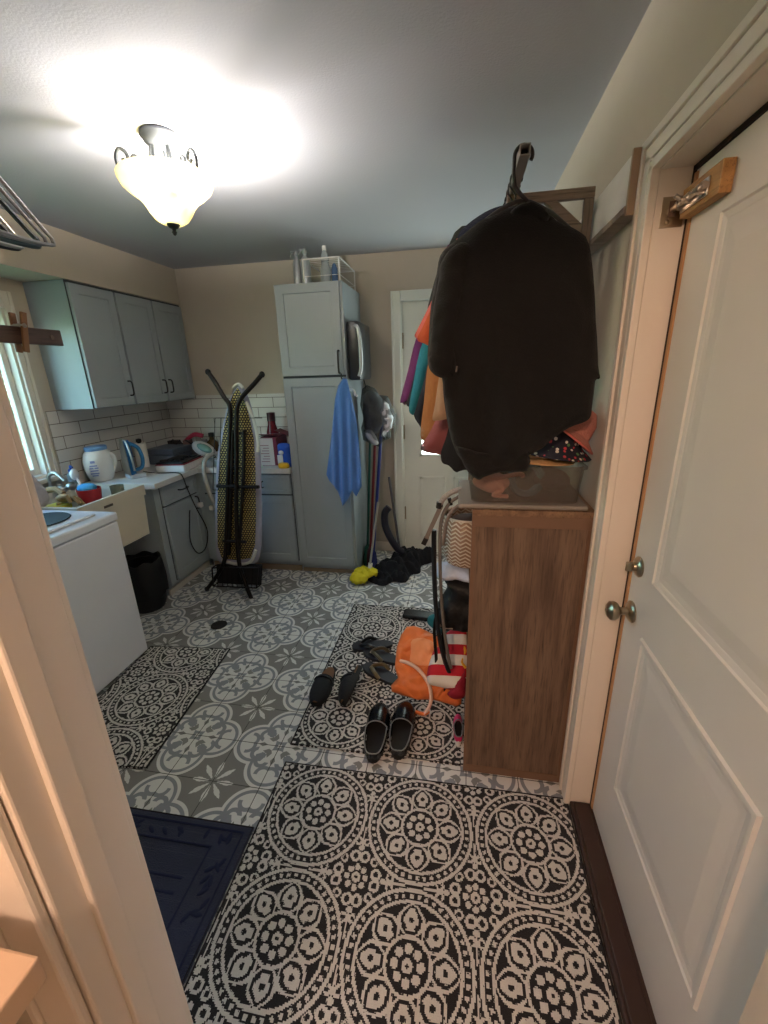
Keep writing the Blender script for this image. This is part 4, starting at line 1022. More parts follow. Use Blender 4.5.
itube([(262, 374.5), (254, 384), (243, 396), (238, 405), (236.5, 416), (236.5, 460), (236.5, 520), (239, 562), (246, 585), (252, 600)], .016, 'leg', dm, .045)
itube([(244, 430), (243.5, 470), (241, 520), (238, 560)], .013, 'leg', dm, .035)
itube([(233, 430), (231.5, 480), (230, 530), (229, 555)], .012, 'leg', dm, .025)
for (a, b_, c_, d_) in ((217, 486, 259, 487), (223, 541, 246, 542), (226, 467, 244, 468), (230, 418, 236, 418), (232, 432, 247, 434)):
    itube([(a, b_), ((a + c_) / 2, (b_ + d_) / 2), (c_, d_)], .013 if b_ > 480 else .006, 'crossbar', dm, .034, 2)
for e, f, off in ((208, 372, .03), (262, 374.5, .045), (207, 589, .03), (252, 600, .045)):
    p = ipt(e, f, off); MB().ball(p, .019, (1, 1, 1.1)).build('rubber_cap', M['rubber'], ib, smooth=True)
wf_ = MB()
for pts in ([(215, 418), (262, 418)], [(215, 418), (213, 490)], [(221, 418), (219, 490)], [(213, 490), (218, 490)]):
    wf_.tube([ipt(a, b_, .012) for a, b_ in pts], .0028, 6)
wf_.build('iron_rest', M['black'], ib)
kt = MB(); q0 = [ipt(a, b_, .02) for a, b_ in [(215, 566), (260, 566), (259, 586), (216, 584)]]
def plate(q, d, t=.006):
    mb = MB(); mb.loft([[p + IN * d for p in q], [p + IN * (d + t) for p in q]]); return mb
for d in (0, .07):
    for i in range(4): kt.tube([q0[i] + IN * (d - .03), q0[(i + 1) % 4] + IN * (d - .03)], .006, 6)
for i in range(4): kt.tube([q0[i] + IN * -.03, q0[i] + IN * .04], .005, 6)
for k in range(1, 9):
    t = k / 9; kt.tube([q0[0].lerp(q0[1], t) + IN * .04, q0[3].lerp(q0[2], t) + IN * .04], .003, 5)
kt.build('wire_basket', M['darkmetal'], ib)
plate(q0, -.028).build('basket_back', mat('dark_linen_pad', (30, 24, 22), .8), ib)

# floor drain
fd = thing('floor_drain', (-1.602, 2.306, 0), 'round dark metal drain cover set in the tiled floor', 'drain')
MB().lathe([(.001, 0), (.055, 0), (.053, .003), (.046, .0035), (.001, .0035)], (-1.602, 2.306, .0002), 32).build('cover', mat('dark_cast_metal', (48, 44, 42), .5, .5), fd, smooth=40)
mb = MB()
for k in range(-3, 4): w_ = sqrt(.042 ** 2 - (k * .011) ** 2); mb.box(-1.602 - w_, -1.602 + w_, 2.306 + k * .011 - .002, 2.306 + k * .011 + .002, .0034, .0046)
mb.build('grate_bars', mat('worn_metal', (84, 78, 74), .4, .7), fd)

# ================================================================== RUGS
def rug(name, x0, x1, y0, y1, m_, label, rot=0, h=.008, group=None):
    cx, cy = (x0 + x1) / 2, (y0 + y1) / 2
    mb = MB().box(x0, x1, y0, y1, .0003, h, bev=.003)
    o = mb.build(name, m_, origin=(cx, cy, 0)); o.rotation_euler.z = rot; tag(o, label, 'rug', group)
    bd = MB()
    for a in ([(x0 + .004, y0 + .004), (x1 - .004, y0 + .004), (x1 - .004, y1 - .004), (x0 + .004, y1 - .004)],):
        bd.tube([V((p[0], p[1], h * .6)) for p in a], .0055, 6, closed=True)
    bd.build('bound_edge', mat('black_binding', (26, 22, 24), .9), o)
    return o
def rmat(nm_, x0, x1, y0, y1, mx, my): return rug_mat(nm_, mx - (x0 + x1) / 2, my - (y0 + y1) / 2)
rug('medallion_rug', -.72, .452, .16, 1.335, rmat('medallion_loop_pile_a', -.72, .452, .16, 1.335, -.505, 1.138), 'large black and cream medallion rug in the foreground beside the right door')
rug('medallion_rug', -.735, .075, 1.425, 2.68, rmat('medallion_loop_pile_b', -.735, .075, 1.425, 2.68, -.545, 1.61), 'black and cream medallion rug carrying the shoes and bags beside the bookcase')
rug('medallion_rug', -1.875, -1.345, 1.19, 2.04, rmat('medallion_loop_pile_c', -1.875, -1.345, 1.19, 2.04, -1.60, 1.60), 'black and cream medallion runner in front of the washing machine', rot=radians(4.5))
# navy embossed mat
def navy():
    mt, nt, b = base_mat('navy_embossed_carpet'); x, y, z = coords(nt)
    n = noise_n(nt, 320, 2); n2 = noise_n(nt, 26, 2); n3 = noise_n(nt, 5, 3)
    ex = xabs(x); ey = xabs(y)
    frame = xmax((xabs(ey - .175) < .005), (xabs(ey - .10) < .004) * (ex < .26), (xabs(ey - .035) < .004) * (ex < .2), (xabs(ex - .33) < .005) * (ey < .175))
    leaf = (n2 > .56) * (ey < .165) * xmax((ey > .11), (ex > .22))
    o = mixc(nt, col(nt, (24, 30, 54)), col(nt, (38, 46, 78)), n3)
    nt.links.new(o, b.inputs['Base Color']); b.inputs['Roughness'].default_value = .95; b.inputs['Sheen Weight'].default_value = .15
    bumpn(nt, b, n * .25 - frame * 1.5 - leaf * 1.2, 1.0, .02); return mt
o = rug('navy_door_mat', -1.36, -.725, .60, 1.045, navy(), 'dark navy embossed door mat beside the large rug', h=.010)
o['category'] = 'mat'
nm2 = mat('navy_raised_pile', (32, 40, 70), .95, bump=.5, bscale=300)
rb_ = MB(); ox, oy = -1.0425, .8225
for ins_x, ins_y in ((.03, .028), (.125, .092)):
    x0_, x1_, y0_, y1_ = -1.36 + ins_x, -.725 - ins_x, .60 + ins_y, 1.045 - ins_y
    rb_.tube([V((x0_, y0_, .0105)), V((x1_, y0_, .0105)), V((x1_, y1_, .0105)), V((x0_, y1_, .0105))], .0055, 6, closed=True)
rb_.build('raised_border', nm2, o)
cb2 = MB()
for yy in (.80, .845): cb2.tube([V((-1.20, yy, .0105)), V((-.89, yy, .0105))], .005, 6)
cb2.build('centre_ribs', nm2, o)
random.seed(21); lfm = MB()
for k in range(46):
    side = k % 4; t_ = random.uniform(-.5, .5)
    if side < 2: px_, py_ = ox + t_ * .50, (.658 if side == 0 else .988) + random.uniform(-.014, .014)
    else: px_, py_ = (-1.292 if side == 2 else -.793) + random.uniform(-.02, .02), oy + t_ * .28
    lfm.ball((px_, py_, .0095), .016, (1.3, .5, .30), Matrix.Rotation(random.uniform(0, 3.1), 3, 'Z'), 2)
lfm.build('embossed_leaves', nm2, o, smooth=True)

# ================================================================== BOOKCASE
BX0, BX1, BY0, BY1, BH = .049, .436, 1.405, 2.35, 1.168
bk = thing('bookcase', (.25, 1.9, 0), 'brown oak effect bookcase seen end on beside the right door frame', 'bookcase')
MB().box(BX0 + .004, BX1 - .004, BY0 + .003, BY0 + .022, .002, BH - .022).build('end_panel', M['brown'], bk)
fr_ = MB().box(BX0, BX1, BY0, BY0 + .0205, BH - .062, BH - .022, bev=.001).box(BX0, BX1, BY0, BY0 + .0205, .002, .038, bev=.001).box(BX0, BX0 + .012, BY0, BY0 + .0205, .0385, BH - .0625).box(BX1 - .012, BX1, BY0, BY0 + .0205, .0385, BH - .0625)
fr_.build('edge_band', M['brownedge'], bk)
MB().box(BX0 + .004, BX1 - .004, BY1 - .02, BY1, .002, BH - .022).build('end_panel', M['brown'], bk)
MB().box(BX0, BX1 + .008, BY0 - .002, BY1 + .002, BH - .0215, BH, bev=.001).build('top_board', wood_mat('brown_oak_top', (104, 78, 58), (140, 110, 84), 'y'), bk)
wy = wood_mat('brown_oak_shelf', (104, 78, 58), (136, 106, 80), 'y')
for z in (.05, .44, .775): MB().box(BX0 + .006, BX1 - .012, BY0 + .023, BY1 - .021, z - .018, z).build('shelf', wy, bk)
MB().box(BX1 - .010, BX1 - .004, BY0 + .023, BY1 - .021, .03, BH - .023).build('back_panel', M['brown'], bk)

# basket on the upper shelf
ba = thing('woven_basket', (.03, 1.86, .777), 'cream and brown chevron woven basket sticking out of the bookcase', 'basket')
bp_ = [(.001, .0), (.100, .0), (.120, .04), (.130, .12), (.126, .19), (.118, .222), (.111, .219), (.118, .185), (.122, .12), (.112, .045), (.094, .01), (.001, .01)]
MB().lathe(bp_, (.050, 1.86, .777), 40).build('basket_body', weave_mat('chevron_rope_weave', (150, 122, 100), (222, 212, 198), .034, 'r'), ba, smooth=True)
MB().tube([V((.050 + .114 * cos(a * pi / 12), 1.86 + .114 * sin(a * pi / 12), .777 + .223)) for a in range(24)], .006, 6, closed=True).build('rim', mat('cream_rope', (206, 194, 176), .9, bump=.5), ba, smooth=True)
MB().ball((.050, 1.86, .777 + .175), .095, (1, 1, .45)).build('dark_lining', mat('brown_lining', (62, 44, 38), .9), ba, smooth=True)
o = inflate([(-.11, -.015), (.10, -.02), (.12, .02), (.0, .035), (-.12, .028)], (.03, 1.82, .728), (1, 0, 0), (0, 0, 1), (0, -1, 0), .09, .015, lambda a, b_: .01 * sin(a * 60), smoothk=3, edge=.03).build('folded_cloth', mat('pale_blue_linen', (196, 204, 224), .9, bump=.4), smooth=60); lbl(o, 'pale blue folded cloth beneath the woven basket', 'cloth')
bgk = thing('black_backpack', (.03, 1.84, .442), 'small black backpack with loose straps under the pale blue cloth', 'backpack')
inflate([(-.10, .0), (.12, .0), (.14, .12), (.12, .262), (.02, .272), (-.075, .262), (-.06, .20), (-.10, .12)], (.02, 1.83, .442), (1, 0, 0), (0, 0, 1), (0, -1, 0), .09, .016, lambda a, b_: .016 * nz(a, b_, 3, 22), smoothk=3, edge=.06).build('bag_body', mat('black_nylon', (20, 20, 22), .6, bump=.4), bgk, smooth=60)
for x_, z_ in ((-.085, .14), (-.045, .11)):
    MB().tube(spline([V((x_ + .01, 1.76, .57)), V((x_ - .01, 1.74, .48)), V((x_, 1.745, .30)), V((x_ + .005, 1.75, z_))], 6), .010, 8, flat=.35).build('strap', M['black'], bgk, smooth=True)
MB().tube(spline([V((-.09, 1.76, .51)), V((-.06, 1.75, .475)), V((-.01, 1.745, .47))], 5), .004, 6).build('piping', mat('tan_piping', (176, 150, 128), .7), bgk, smooth=True)

# grey carrying frame with black straps over the bookcase edge
gs = thing('carry_strap', (-.06, 1.62, .1), 'long grey and black strap hanging down from the bookcase top beside the basket', 'strap')
gm_ = mat('greige_webbing', (116, 112, 108), .7, bump=.4)
def P16(pts, y0=1.62): return spline([at(a, b_, 'y', y0) for a, b_ in pts], 6)
MB().tube(P16([(466, 492), (458, 497), (450, 503), (443, 515), (440, 535), (440.5, 580), (443, 620), (448, 655), (451, 668)]), .007, 8, flat=1.0).build('grey_edge', gm_, gs, smooth=True)
MB().tube(P16([(434, 530), (434, 560), (435.5, 600), (439, 635), (444, 658), (449, 672)]), .008, 8, flat=1.6).build('black_webbing', M['black'], gs, smooth=True)
MB().tube(P16([(468, 500), (458, 506), (450, 514), (446, 524), (443, 545)], 1.64), .007, 8, flat=1.4).build('grey_loop', mat('warm_grey_fabric', (140, 132, 126), .8, bump=.4), gs, smooth=True)
MB().tube(P16([(441, 506), (436, 517), (430, 530), (426, 539)]), .012, 4).build('grey_bar', mat('grey_bar', (124, 116, 110), .5), gs)
MB().tube(P16([(426.5, 538), (423.5, 544)]), .014, 4).build('black_end', M['black'], gs)
MB().tube(P16([(440, 502), (439, 508)]), .014, 6).tube(P16([(449, 498), (451, 505)]), .008, 6).build('buckle', M['black'], gs)
MB().tube(P16([(462, 489), (452, 492), (444, 498), (440, 504)]), .012, 8, flat=.8).build('patterned_cord', mat('speckled_cord', (150, 144, 140), .8, var=.6, scale=140), gs, smooth=True)

# storage bin on top
ZB = BH + .0005
bi_ = thing('storage_bin', (.20, 1.56, ZB), 'clear plastic bin of hats and shoes standing on its lid on the bookcase', 'bin')
pc = glassy('milky_clear_plastic', (226, 220, 214), .93, .25)
MB().box(.0, .420, 1.412, 1.76, ZB, ZB + .016, bev=.006).build('lid', glassy('milky_lid', (200, 192, 184), .6, .3), bi_)
def rrect(x0, x1, y0, y1, z, r=.03, n=5):
    out = []
    for cx, cy, a0 in ((x1 - r, y1 - r, 0), (x0 + r, y1 - r, 90), (x0 + r, y0 + r, 180), (x1 - r, y0 + r, 270)):
        for k in range(n + 1): a = radians(a0 + 90 * k / n); out.append(V((cx + r * cos(a), cy + r * sin(a), z)))
    return out
z0 = ZB + .017
MB().loft([rrect(.045, .395, 1.44, 1.735, z0), rrect(.030, .405, 1.43, 1.745, z0 + .115), rrect(.022, .413, 1.422, 1.753, z0 + .117), rrect(.022, .413, 1.422, 1.753, z0 + .125), rrect(.033, .402, 1.433, 1.742, z0 + .125), rrect(.048, .392, 1.443, 1.732, z0 + .004)]).build('bin_body', pc, bi_, smooth=40)
# contents: own things
def lump(name, c, r, sc, material, label, cat, amp=.01, s=18, rot=None):
    mb = MB().ball(c, r, sc, rot, 4)
    for v in mb.b.verts: v.co += (v.co - V(c)) * (nz(v.co.x, v.co.y, v.co.z * s, s) * amp / r)
    for v in mb.b.verts: v.co.z = max(v.co.z, z0 + .006)
    o = mb.build(name, material, smooth=True); return lbl(o, label, cat)
lump('pink_shoe', (.115, 1.50, z0 + .055), .05, (1.2, .8, .75), mat('pale_pink', (226, 180, 174), .8, bump=.4), 'pale pink shoe at the left end inside the clear bin', 'shoe')
o = MB().tube(spline([V((.07, 1.465, z0 + .09)), V((.12, 1.46, z0 + .080)), V((.20, 1.46, z0 + .095)), V((.215, 1.463, z0 + .085))], 6), .008, 8).tube(spline([V((.12, 1.465, z0 + .07)), V((.15, 1.46, z0 + .04)), V((.12, 1.462, z0 + .02)), V((.17, 1.47, z0 + .012))], 6), .008, 8).build('pink_strap', mat('pale_pink_band', (224, 176, 170), .7), smooth=True); lbl(o, 'pale pink straps curled over the pink shoe in the bin', 'strap')
o = MB().lathe([(.045, -.018), (.062, -.018), (.066, 0), (.062, .018), (.045, .018), (.041, 0)], (.235, 1.53, z0 + .062), 30, Matrix.Rotation(radians(82), 3, 'X') @ Matrix.Rotation(radians(15), 3, 'Y'), closed=True).build('blue_slipper', mat('dusty_blue', (86, 116, 136), .8), smooth=True); lbl(o, 'dusty blue slipper on its side in the middle of the clear bin', 'slipper')
lump('grey_slipper', (.325, 1.56, z0 + .052), .055, (1.1, .9, .75), mat('dark_grey_felt', (66, 62, 60), .9, bump=.4), 'dark grey felt slipper at the right end inside the bin', 'slipper')
sh = thing('straw_hat', (.30, 1.58, z0 + .12), 'straw coloured brimmed hat lying across the top of the clear bin', 'hat')
strw = mat('straw', (206, 164, 116), .8, bump=.5, bscale=200)
MB().lathe([(.001, .055), (.05, .052), (.068, .02), (.072, .004), (.125, -.006), (.126, -.002), (.074, .010), (.070, .026), (.052, .058), (.001, .061)], (.275, 1.57, z0 + .128), 36, Matrix.Rotation(radians(4), 3, 'Y'), sx=1.0, sy=.8).build('hat_body', strw, sh, smooth=True)
fh = thing('bucket_hat', (.34, 1.56, z0 + .16), 'navy bucket hat with small coloured shapes on top of the bin', 'hat')
MB().lathe([(.001, .075), (.055, .072), (.075, .05), (.084, .01), (.125, -.022), (.128, -.018), (.088, .014), (.079, .055), (.058, .078), (.001, .081)], (.325, 1.56, z0 + .165), 36, Matrix.Rotation(radians(8), 3, 'Y'), sy=.85).build('hat_body', spots_mat('navy_confetti_cotton'), fh, smooth=True)
ph = thing('sun_hat', (.36, 1.58, z0 + .26), 'salmon pink hat tilted against the wall on top of the navy hat', 'hat')
rp = Matrix.Rotation(radians(38), 3, 'Y')
MB().lathe([(.001, .095), (.035, .09), (.062, .06), (.074, .01), (.112, -.008), (.114, -.003), (.078, .016), (.066, .065), (.038, .096), (.001, .10)], (.358, 1.545, z0 + .225), 36, rp, sy=.85).build('hat_body', mat('salmon_sequin', (200, 132, 120), .55, bump=.7, bscale=240), ph, smooth=True)
MB().tube([V((.358, 1.545, z0 + .225)) + rp @ V((.113 * cos(k * pi / 18), .113 * .85 * sin(k * pi / 18), -.006)) for k in range(36)], .004, 6, closed=True).build('brim_edge', mat('rose_piping', (196, 104, 96), .6), ph, smooth=True)
# ================================================================== WALL BOARD, BRACKET AND RAIL
lbd = thing('wall_board', (XR, 1.7, 2.0), 'white faced board with stained wooden edges on the right wall above the bookcase', 'board')
MB().box(XR - .042, XR - .001, 1.398, 2.62, 2.015, 2.125, bev=.001).build('board_body', mat('white_board_face', (232, 228, 222), .45), lbd)
MB().box(XR - .043, XR - .001, 1.386, 1.3975, 1.990, 2.135, bev=.001).build('end_edge', mat('peach_wood_end', (170, 146, 124), .55), lbd)
MB().box(XR - .045, XR - .001, 1.3985, 2.62, 1.998, 2.0145, bev=.001).build('lower_edge', M['bwood'], lbd)
RX, RZZ = .155, 2.165
for k, yy in enumerate((1.72, 2.50)):
    br = thing('rail_bracket', (XR - .05, yy, 2.0), 'grey brown triangular wooden bracket nearest the camera holding the clothes rail' if k == 0 else 'rear wooden bracket of the clothes rail behind the hanging clothes', 'bracket')
    y0_, y1_ = yy - .011, yy + .011
    MB().box(RX - .02, XR - .046, y0_, y1_, 2.135, 2.165, bev=.002).build('arm', M['bwood'], br)
    MB().box(XR - .076, XR - .0465, y0_, y1_, 1.92, 2.134, bev=.002).build('upright', wood_mat('stained_wood_upright', (136, 120, 106), (166, 148, 132), 'z'), br)
    MB().prism([(.255, 2.134), (.295, 2.134), (XR - .077, 2.062), (XR - .077, 2.030)], lambda a, b_, d: V((a, d, b_)), y0_ + .001, y1_ - .001).build('brace', M['bwood'], br)
rl = thing('clothes_rail', (RX, 2.0, RZZ), 'square metal clothes rail running away from the camera above the black jacket', 'rail')
mb = MB()
for (a, b_, c, d) in ((RX - .014, RX + .014, 2.190, 2.193), (RX - .014, RX + .014, 2.1655, 2.1685), (RX - .014, RX - .011, 2.1685, 2.190), (RX + .011, RX + .014, 2.1685, 2.190)):
    mb.box(a, b_, 1.44, 2.62, c, d)
mb.build('rail_tube', mat('pale_painted_metal', (172, 166, 158), .4, .3), rl)
MB().box(RX - .010, RX + .010, 1.47, 2.60, 2.169, 2.189).build('hollow_shade_core', mat('painted_hollow_shade', (26, 22, 20), .8), rl)  # solid dark core, the shade inside the tube painted in

# ================================================================== HANGING CLOTHES
def hanger_mesh(c, half, zt, yaw=0, drop=.10, r=.0028, hookr=.018):
    """wire hanger in its own xz plane; c = point on the rail top"""
    R3 = Matrix.Rotation(yaw, 3, 'Z'); c = V(c)
    f = lambda x, z: c + R3 @ V((x, 0, z))
    hook = [f(hookr * cos(a), .0035 + hookr * sin(a) - hookr + hookr * 0 ) for a in [radians(x) for x in range(-40, 181, 20)]]
    hook = [f(hookr * cos(radians(a)), hookr * sin(radians(a)) - .010) for a in range(-30, 181, 21)]
    mb = MB(); mb.tube(hook + [f(-hookr, -.03), f(0, -.055), f(0, -.075)], r, 6)
    mb.tube(spline([f(0, -.075), f(half * .35, -.095), f(half * .9, -.075 - drop), f(half, -.095 - drop), f(half * .9, -.11 - drop), f(0, -.112 - drop), f(-half * .9, -.11 - drop), f(-half, -.095 - drop), f(-half * .9, -.075 - drop), f(-half * .35, -.095), f(0, -.075)], 5), r, 6)
    return mb
hm = mat('dark_hanger', (36, 32, 32), .4)
def garment(name, y, outline, material, label, cat, th=.035, seed=0, amp=.012, fr=38, parts=(), hm_=True, edge=.07):
    g = thing(name, (RX, y, 1.3), label, cat, 'clothes hanging from the rail' if False else None)
    def fold(a, b_): return amp * (sin((a + .06 * sin(b_ * 7 + seed)) * fr + seed) * min(1, max(0, (2.06 - b_) * 2.2)) * .6 + nz(a, b_, seed, 5) * 1.2)
    inflate(outline, (0, y, 0), (1, 0, 0), (0, 0, 1), (0, -1, 0), th, .022, fold, smoothk=3, edge=edge).build('body', material, g, smooth=70)
    if hm_: hanger_mesh((RX, y, 2.193), .17, 0).build('hanger', hm, g, smooth=True)
    return g
def tee(xl, zl, sl, zh, hx, xr_=.42, zn=2.04):
    """outline: neck, left shoulder, left sleeve end (xl,zl) of width sl, hem at zh left x hx"""
    return [(RX + .05, zn), (RX - .05, zn), (RX - .12, zn - .03), (xl + .10, zn - .14), (xl, zl + .02), (xl + .005, zl), (xl + sl, zl - .01), (hx, (zl + zn) / 2 - .10), (hx, zh + .2), (hx, zh), (RX, zh - .01), (xr_ - .06, zh), (xr_ - .05, 1.75), (xr_, 1.72), (xr_ + .01, 1.75), (xr_ - .02, zn - .12), (RX + .12, zn - .03)]
fab = lambda n, c, **k: mat(n, c, .9, bump=.35, bscale=160, sheen=.15, **k)
def pxg(pts, y):          # outline traced at the garment's own distance and closed behind the jacket
    return pxpoly(pts, y)
# far to near.  visible left edges traced at each garment's own distance
garment('purple_shirt', 2.46, pxg([(455, 240), (441, 262), (434, 295), (424, 325), (416, 339), (408, 370), (400, 400), (402, 403), (407, 404), (418, 385), (430, 370), (436, 400), (440, 420), (500, 420), (520, 300), (500, 240)], 2.46), fab('plum_cotton', (104, 42, 98)), 'plum purple sleeve and shirt furthest back on the rail', 'shirt', th=.022)
garment('black_shirt', 2.38, pxg([(458, 238), (440, 268), (432, 300), (424, 335), (418, 360), (409, 395), (406, 404), (410, 407), (416, 402), (428, 375), (438, 400), (442, 430), (500, 430), (520, 300), (500, 238)], 2.38), fab('soft_black', (34, 34, 38)), 'black shirt between the purple and the teal ones', 'shirt', th=.022)
garment('teal_shirt', 2.30, pxg([(460, 236), (444, 262), (434, 300), (427, 333), (420, 350), (413, 385), (409, 407), (411, 414), (416, 413), (424, 395), (432, 370), (440, 420), (442, 435), (500, 440), (520, 300), (500, 236)], 2.30), fab('teal_cotton', (32, 118, 134)), 'teal blue sleeved shirt hanging behind the orange one', 'shirt', th=.024)
garment('navy_hoodie', 2.21, pxg([(460, 234), (446, 262), (438, 300), (431, 345), (424, 380), (416, 408), (414, 416), (419, 425), (424, 428), (430, 400), (438, 420), (440, 435), (500, 440), (520, 300), (500, 234)], 2.21), fab('ink_navy', (28, 32, 44)), 'ink navy hoodie hanging between teal and mustard clothes', 'hoodie', th=.026)
garment('grey_green_shirt', 2.14, pxg([(462, 226), (446, 252), (438, 270), (432, 290), (427, 312), (430, 325), (445, 330), (446, 400), (500, 400), (520, 300), (500, 236)], 2.14), fab('olive_black', (44, 48, 46)), 'dark olive shirt whose shoulder shows above the pink sleeve', 'shirt', th=.024)
garment('mustard_sweater', 2.03, pxg([(464, 236), (448, 262), (441, 300), (433, 340), (427, 370), (424, 400), (421, 425), (421, 438), (427, 441), (438, 442), (443, 445), (446, 430), (448, 440), (500, 448), (525, 300), (500, 236)], 2.03), fab('mustard_knit', (156, 100, 52)), 'mustard brown long sleeved sweater with its cuff showing', 'sweater', th=.03)
garment('rose_hoodie', 1.95, pxg([(466, 236), (450, 262), (448, 320), (441, 400), (432, 428), (421, 446), (424, 451), (436, 454), (448, 456), (456, 454), (500, 450), (525, 300), (505, 236)], 1.95), fab('rose_jersey', (148, 84, 86)), 'dusty rose jersey whose hem shows below the mustard sweater', 'jersey', th=.026)
garment('pink_shirt', 1.885, pxg([(466, 232), (450, 250), (440, 280), (430, 304), (418, 328), (414.5, 336), (419, 339), (428, 340), (440, 320), (448, 330), (452, 400), (500, 400), (525, 300), (505, 232)], 1.885), fab('salmon_pink', (214, 116, 108)), 'salmon pink short sleeved shirt behind the orange one', 'shirt', th=.022)
garment('orange_shirt', 1.82, pxg([(468, 232), (452, 250), (443, 278), (436, 297), (424, 324), (417, 339), (423, 343), (431, 345), (437, 330), (448, 330), (452, 400), (500, 400), (530, 300), (505, 232)], 1.82), fab('burnt_orange', (196, 88, 46)), 'burnt orange short sleeved shirt with its sleeve in front of the pink one', 'shirt', th=.024)
garment('tan_shirt', 1.755, pxg([(468, 234), (456, 262), (450, 310), (444, 350), (439, 378), (435, 405), (432.5, 419), (438, 420.5), (447, 419), (455, 417), (500, 420), (530, 300), (505, 234)], 1.755), fab('light_tan', (172, 140, 112)), 'light tan shirt closest behind the black jacket on the left', 'shirt', th=.020)
garment('black_trousers', 1.70, pxg([(470, 260), (458, 300), (454, 380), (448, 430), (441, 452), (442, 463), (449, 466), (456, 472), (464, 470), (500, 466), (530, 420), (530, 300), (505, 260)], 1.70), fab('black_denim', (24, 24, 26)), 'black trousers hanging low just behind the jacket', 'trousers', th=.018)
garment('navy_coat', 1.64, pxg([(512, 206), (500, 206), (485, 212), (468, 224), (458, 236), (454, 262), (450, 300), (452, 360), (480, 372), (520, 370), (560, 360), (575, 300), (565, 245), (540, 218)], 1.64), fab('deep_navy', (30, 36, 66)), 'deep navy coat whose shoulder shows at the jacket collar', 'coat', th=.026)

# black jacket, leaning a little forward at its hem
JP, JN = V((0, 1.50, 2.07)), V((0, -1, .17)).normalized(); JB = JN.cross(V((1, 0, 0))); JB = JB if JB.z > 0 else -JB
JY = 1.50
jk = thing('black_jacket', (RX, 1.45, 1.3), 'large black jacket hanging at the front end of the rail above the bin', 'jacket')
def jpt(a, b_, off=0): return at_plane(a, b_, JP + JN * off, JN)
def jpoly(pts, off=0):
    out = []
    for a, b_ in pts:
        p = jpt(a, b_, off) - JP - JN * off; out.append((p.x, p.dot(JB)))
    return out
jo = [(508, 208), (522, 203), (532, 201), (545, 207), (552, 218), (566, 226), (584, 233), (591, 246), (594, 275), (597, 320), (599, 365), (600, 378), (595, 381), (592, 400), (590, 416), (584, 422), (568, 428), (552, 440), (545, 447), (534, 453), (526, 458), (527, 471), (500, 472), (484, 477), (479, 480), (470, 474), (463, 462), (456, 452), (449, 430), (444, 400), (442, 378), (434, 374), (428, 364), (429, 340), (431, 305), (436, 276), (440, 256), (450, 244), (474, 226), (492, 216)]
def jfold(a, b_):
    dn = min(1, max(0, (-.05 - b_) * 2.2))
    return .018 * nz(a * 1.6, b_ * .5, 3, 8) + .013 * sin((a + .10 * sin(b_ * 4 + 1)) * 30) * dn + .010 * nz(a, b_ * .6, 8, 20) * dn - .016 * math.exp(-((a - (-.035 + .02 * sin(b_ * 8))) / .014) ** 2) * dn * (1 if b_ > -.55 else 0)
inflate(jpoly(jo), JP, (1, 0, 0), JB, JN, .050, .012, jfold, smoothk=3, edge=.085, back=.6).build('jacket_body', M['blackcloth'], jk, smooth=80)
so_l = [(440, 262), (448, 249), (462, 240), (476, 246), (470, 275), (462, 310), (457, 345), (456, 370), (449, 377), (440, 377), (432, 372), (428, 363), (430, 338), (433, 305), (438, 280)]
inflate(jpoly(so_l, .04), JP + JN * .026, (1, 0, 0), JB, JN, .032, .010, lambda a, b_: .010 * nz(a, b_, 4, 22), smoothk=3, edge=.05).build('sleeve', M['blackcloth'], jk, smooth=80)
cbp = [(514, 207), (524, 202), (534, 201), (545, 208), (551, 219), (538, 222), (522, 219), (510, 214)]
inflate(jpoly(cbp, .04), JP + JN * .035, (1, 0, 0), JB, JN, .018, .010, lambda a, b_: .006 * nz(a, b_, 1, 30), smoothk=3, edge=.03).build('collar', M['blackcloth'], jk, smooth=80)
hbp = [(456, 446), (478, 452), (500, 454), (528, 452), (527, 471), (500, 472), (484, 477), (478, 480), (468, 472), (461, 459)]
inflate(jpoly(hbp, .04), JP + JN * .033, (1, 0, 0), JB, JN, .016, .010, lambda a, b_: .010 * nz(a, b_, 6, 22), smoothk=2, edge=.03).build('hem_band', M['blackcloth'], jk, smooth=80)
MB().tube([jpt(457, 366, .075), jpt(456, 372, .075)], .003, 5).build('care_tag', mat('grey_tag', (90, 84, 80), .7), jk)
h = MB(); hc = V((RX, 1.475, 2.196))
h.tube([hc + V((.024 * cos(radians(a)), 0, .024 * sin(radians(a)) - .018)) for a in range(-30, 181, 15)] + [hc + V((-.024, 0, -.06)), hc + V((-.018, 0, -.09)), hc + V((.0, 0, -.11)), hc + V((.02, 0.01, -.125))], .0055, 10)
h.tube(spline([hc + V((-.15, .03, -.20)), hc + V((-.08, .02, -.15)), hc + V((0, .01, -.122)), hc + V((.08, .02, -.15)), hc + V((.15, .03, -.20))], 6), .009, 10, flat=.5)
h.build('hanger', mat('dark_grey_hanger', (52, 48, 50), .35), jk, smooth=True)

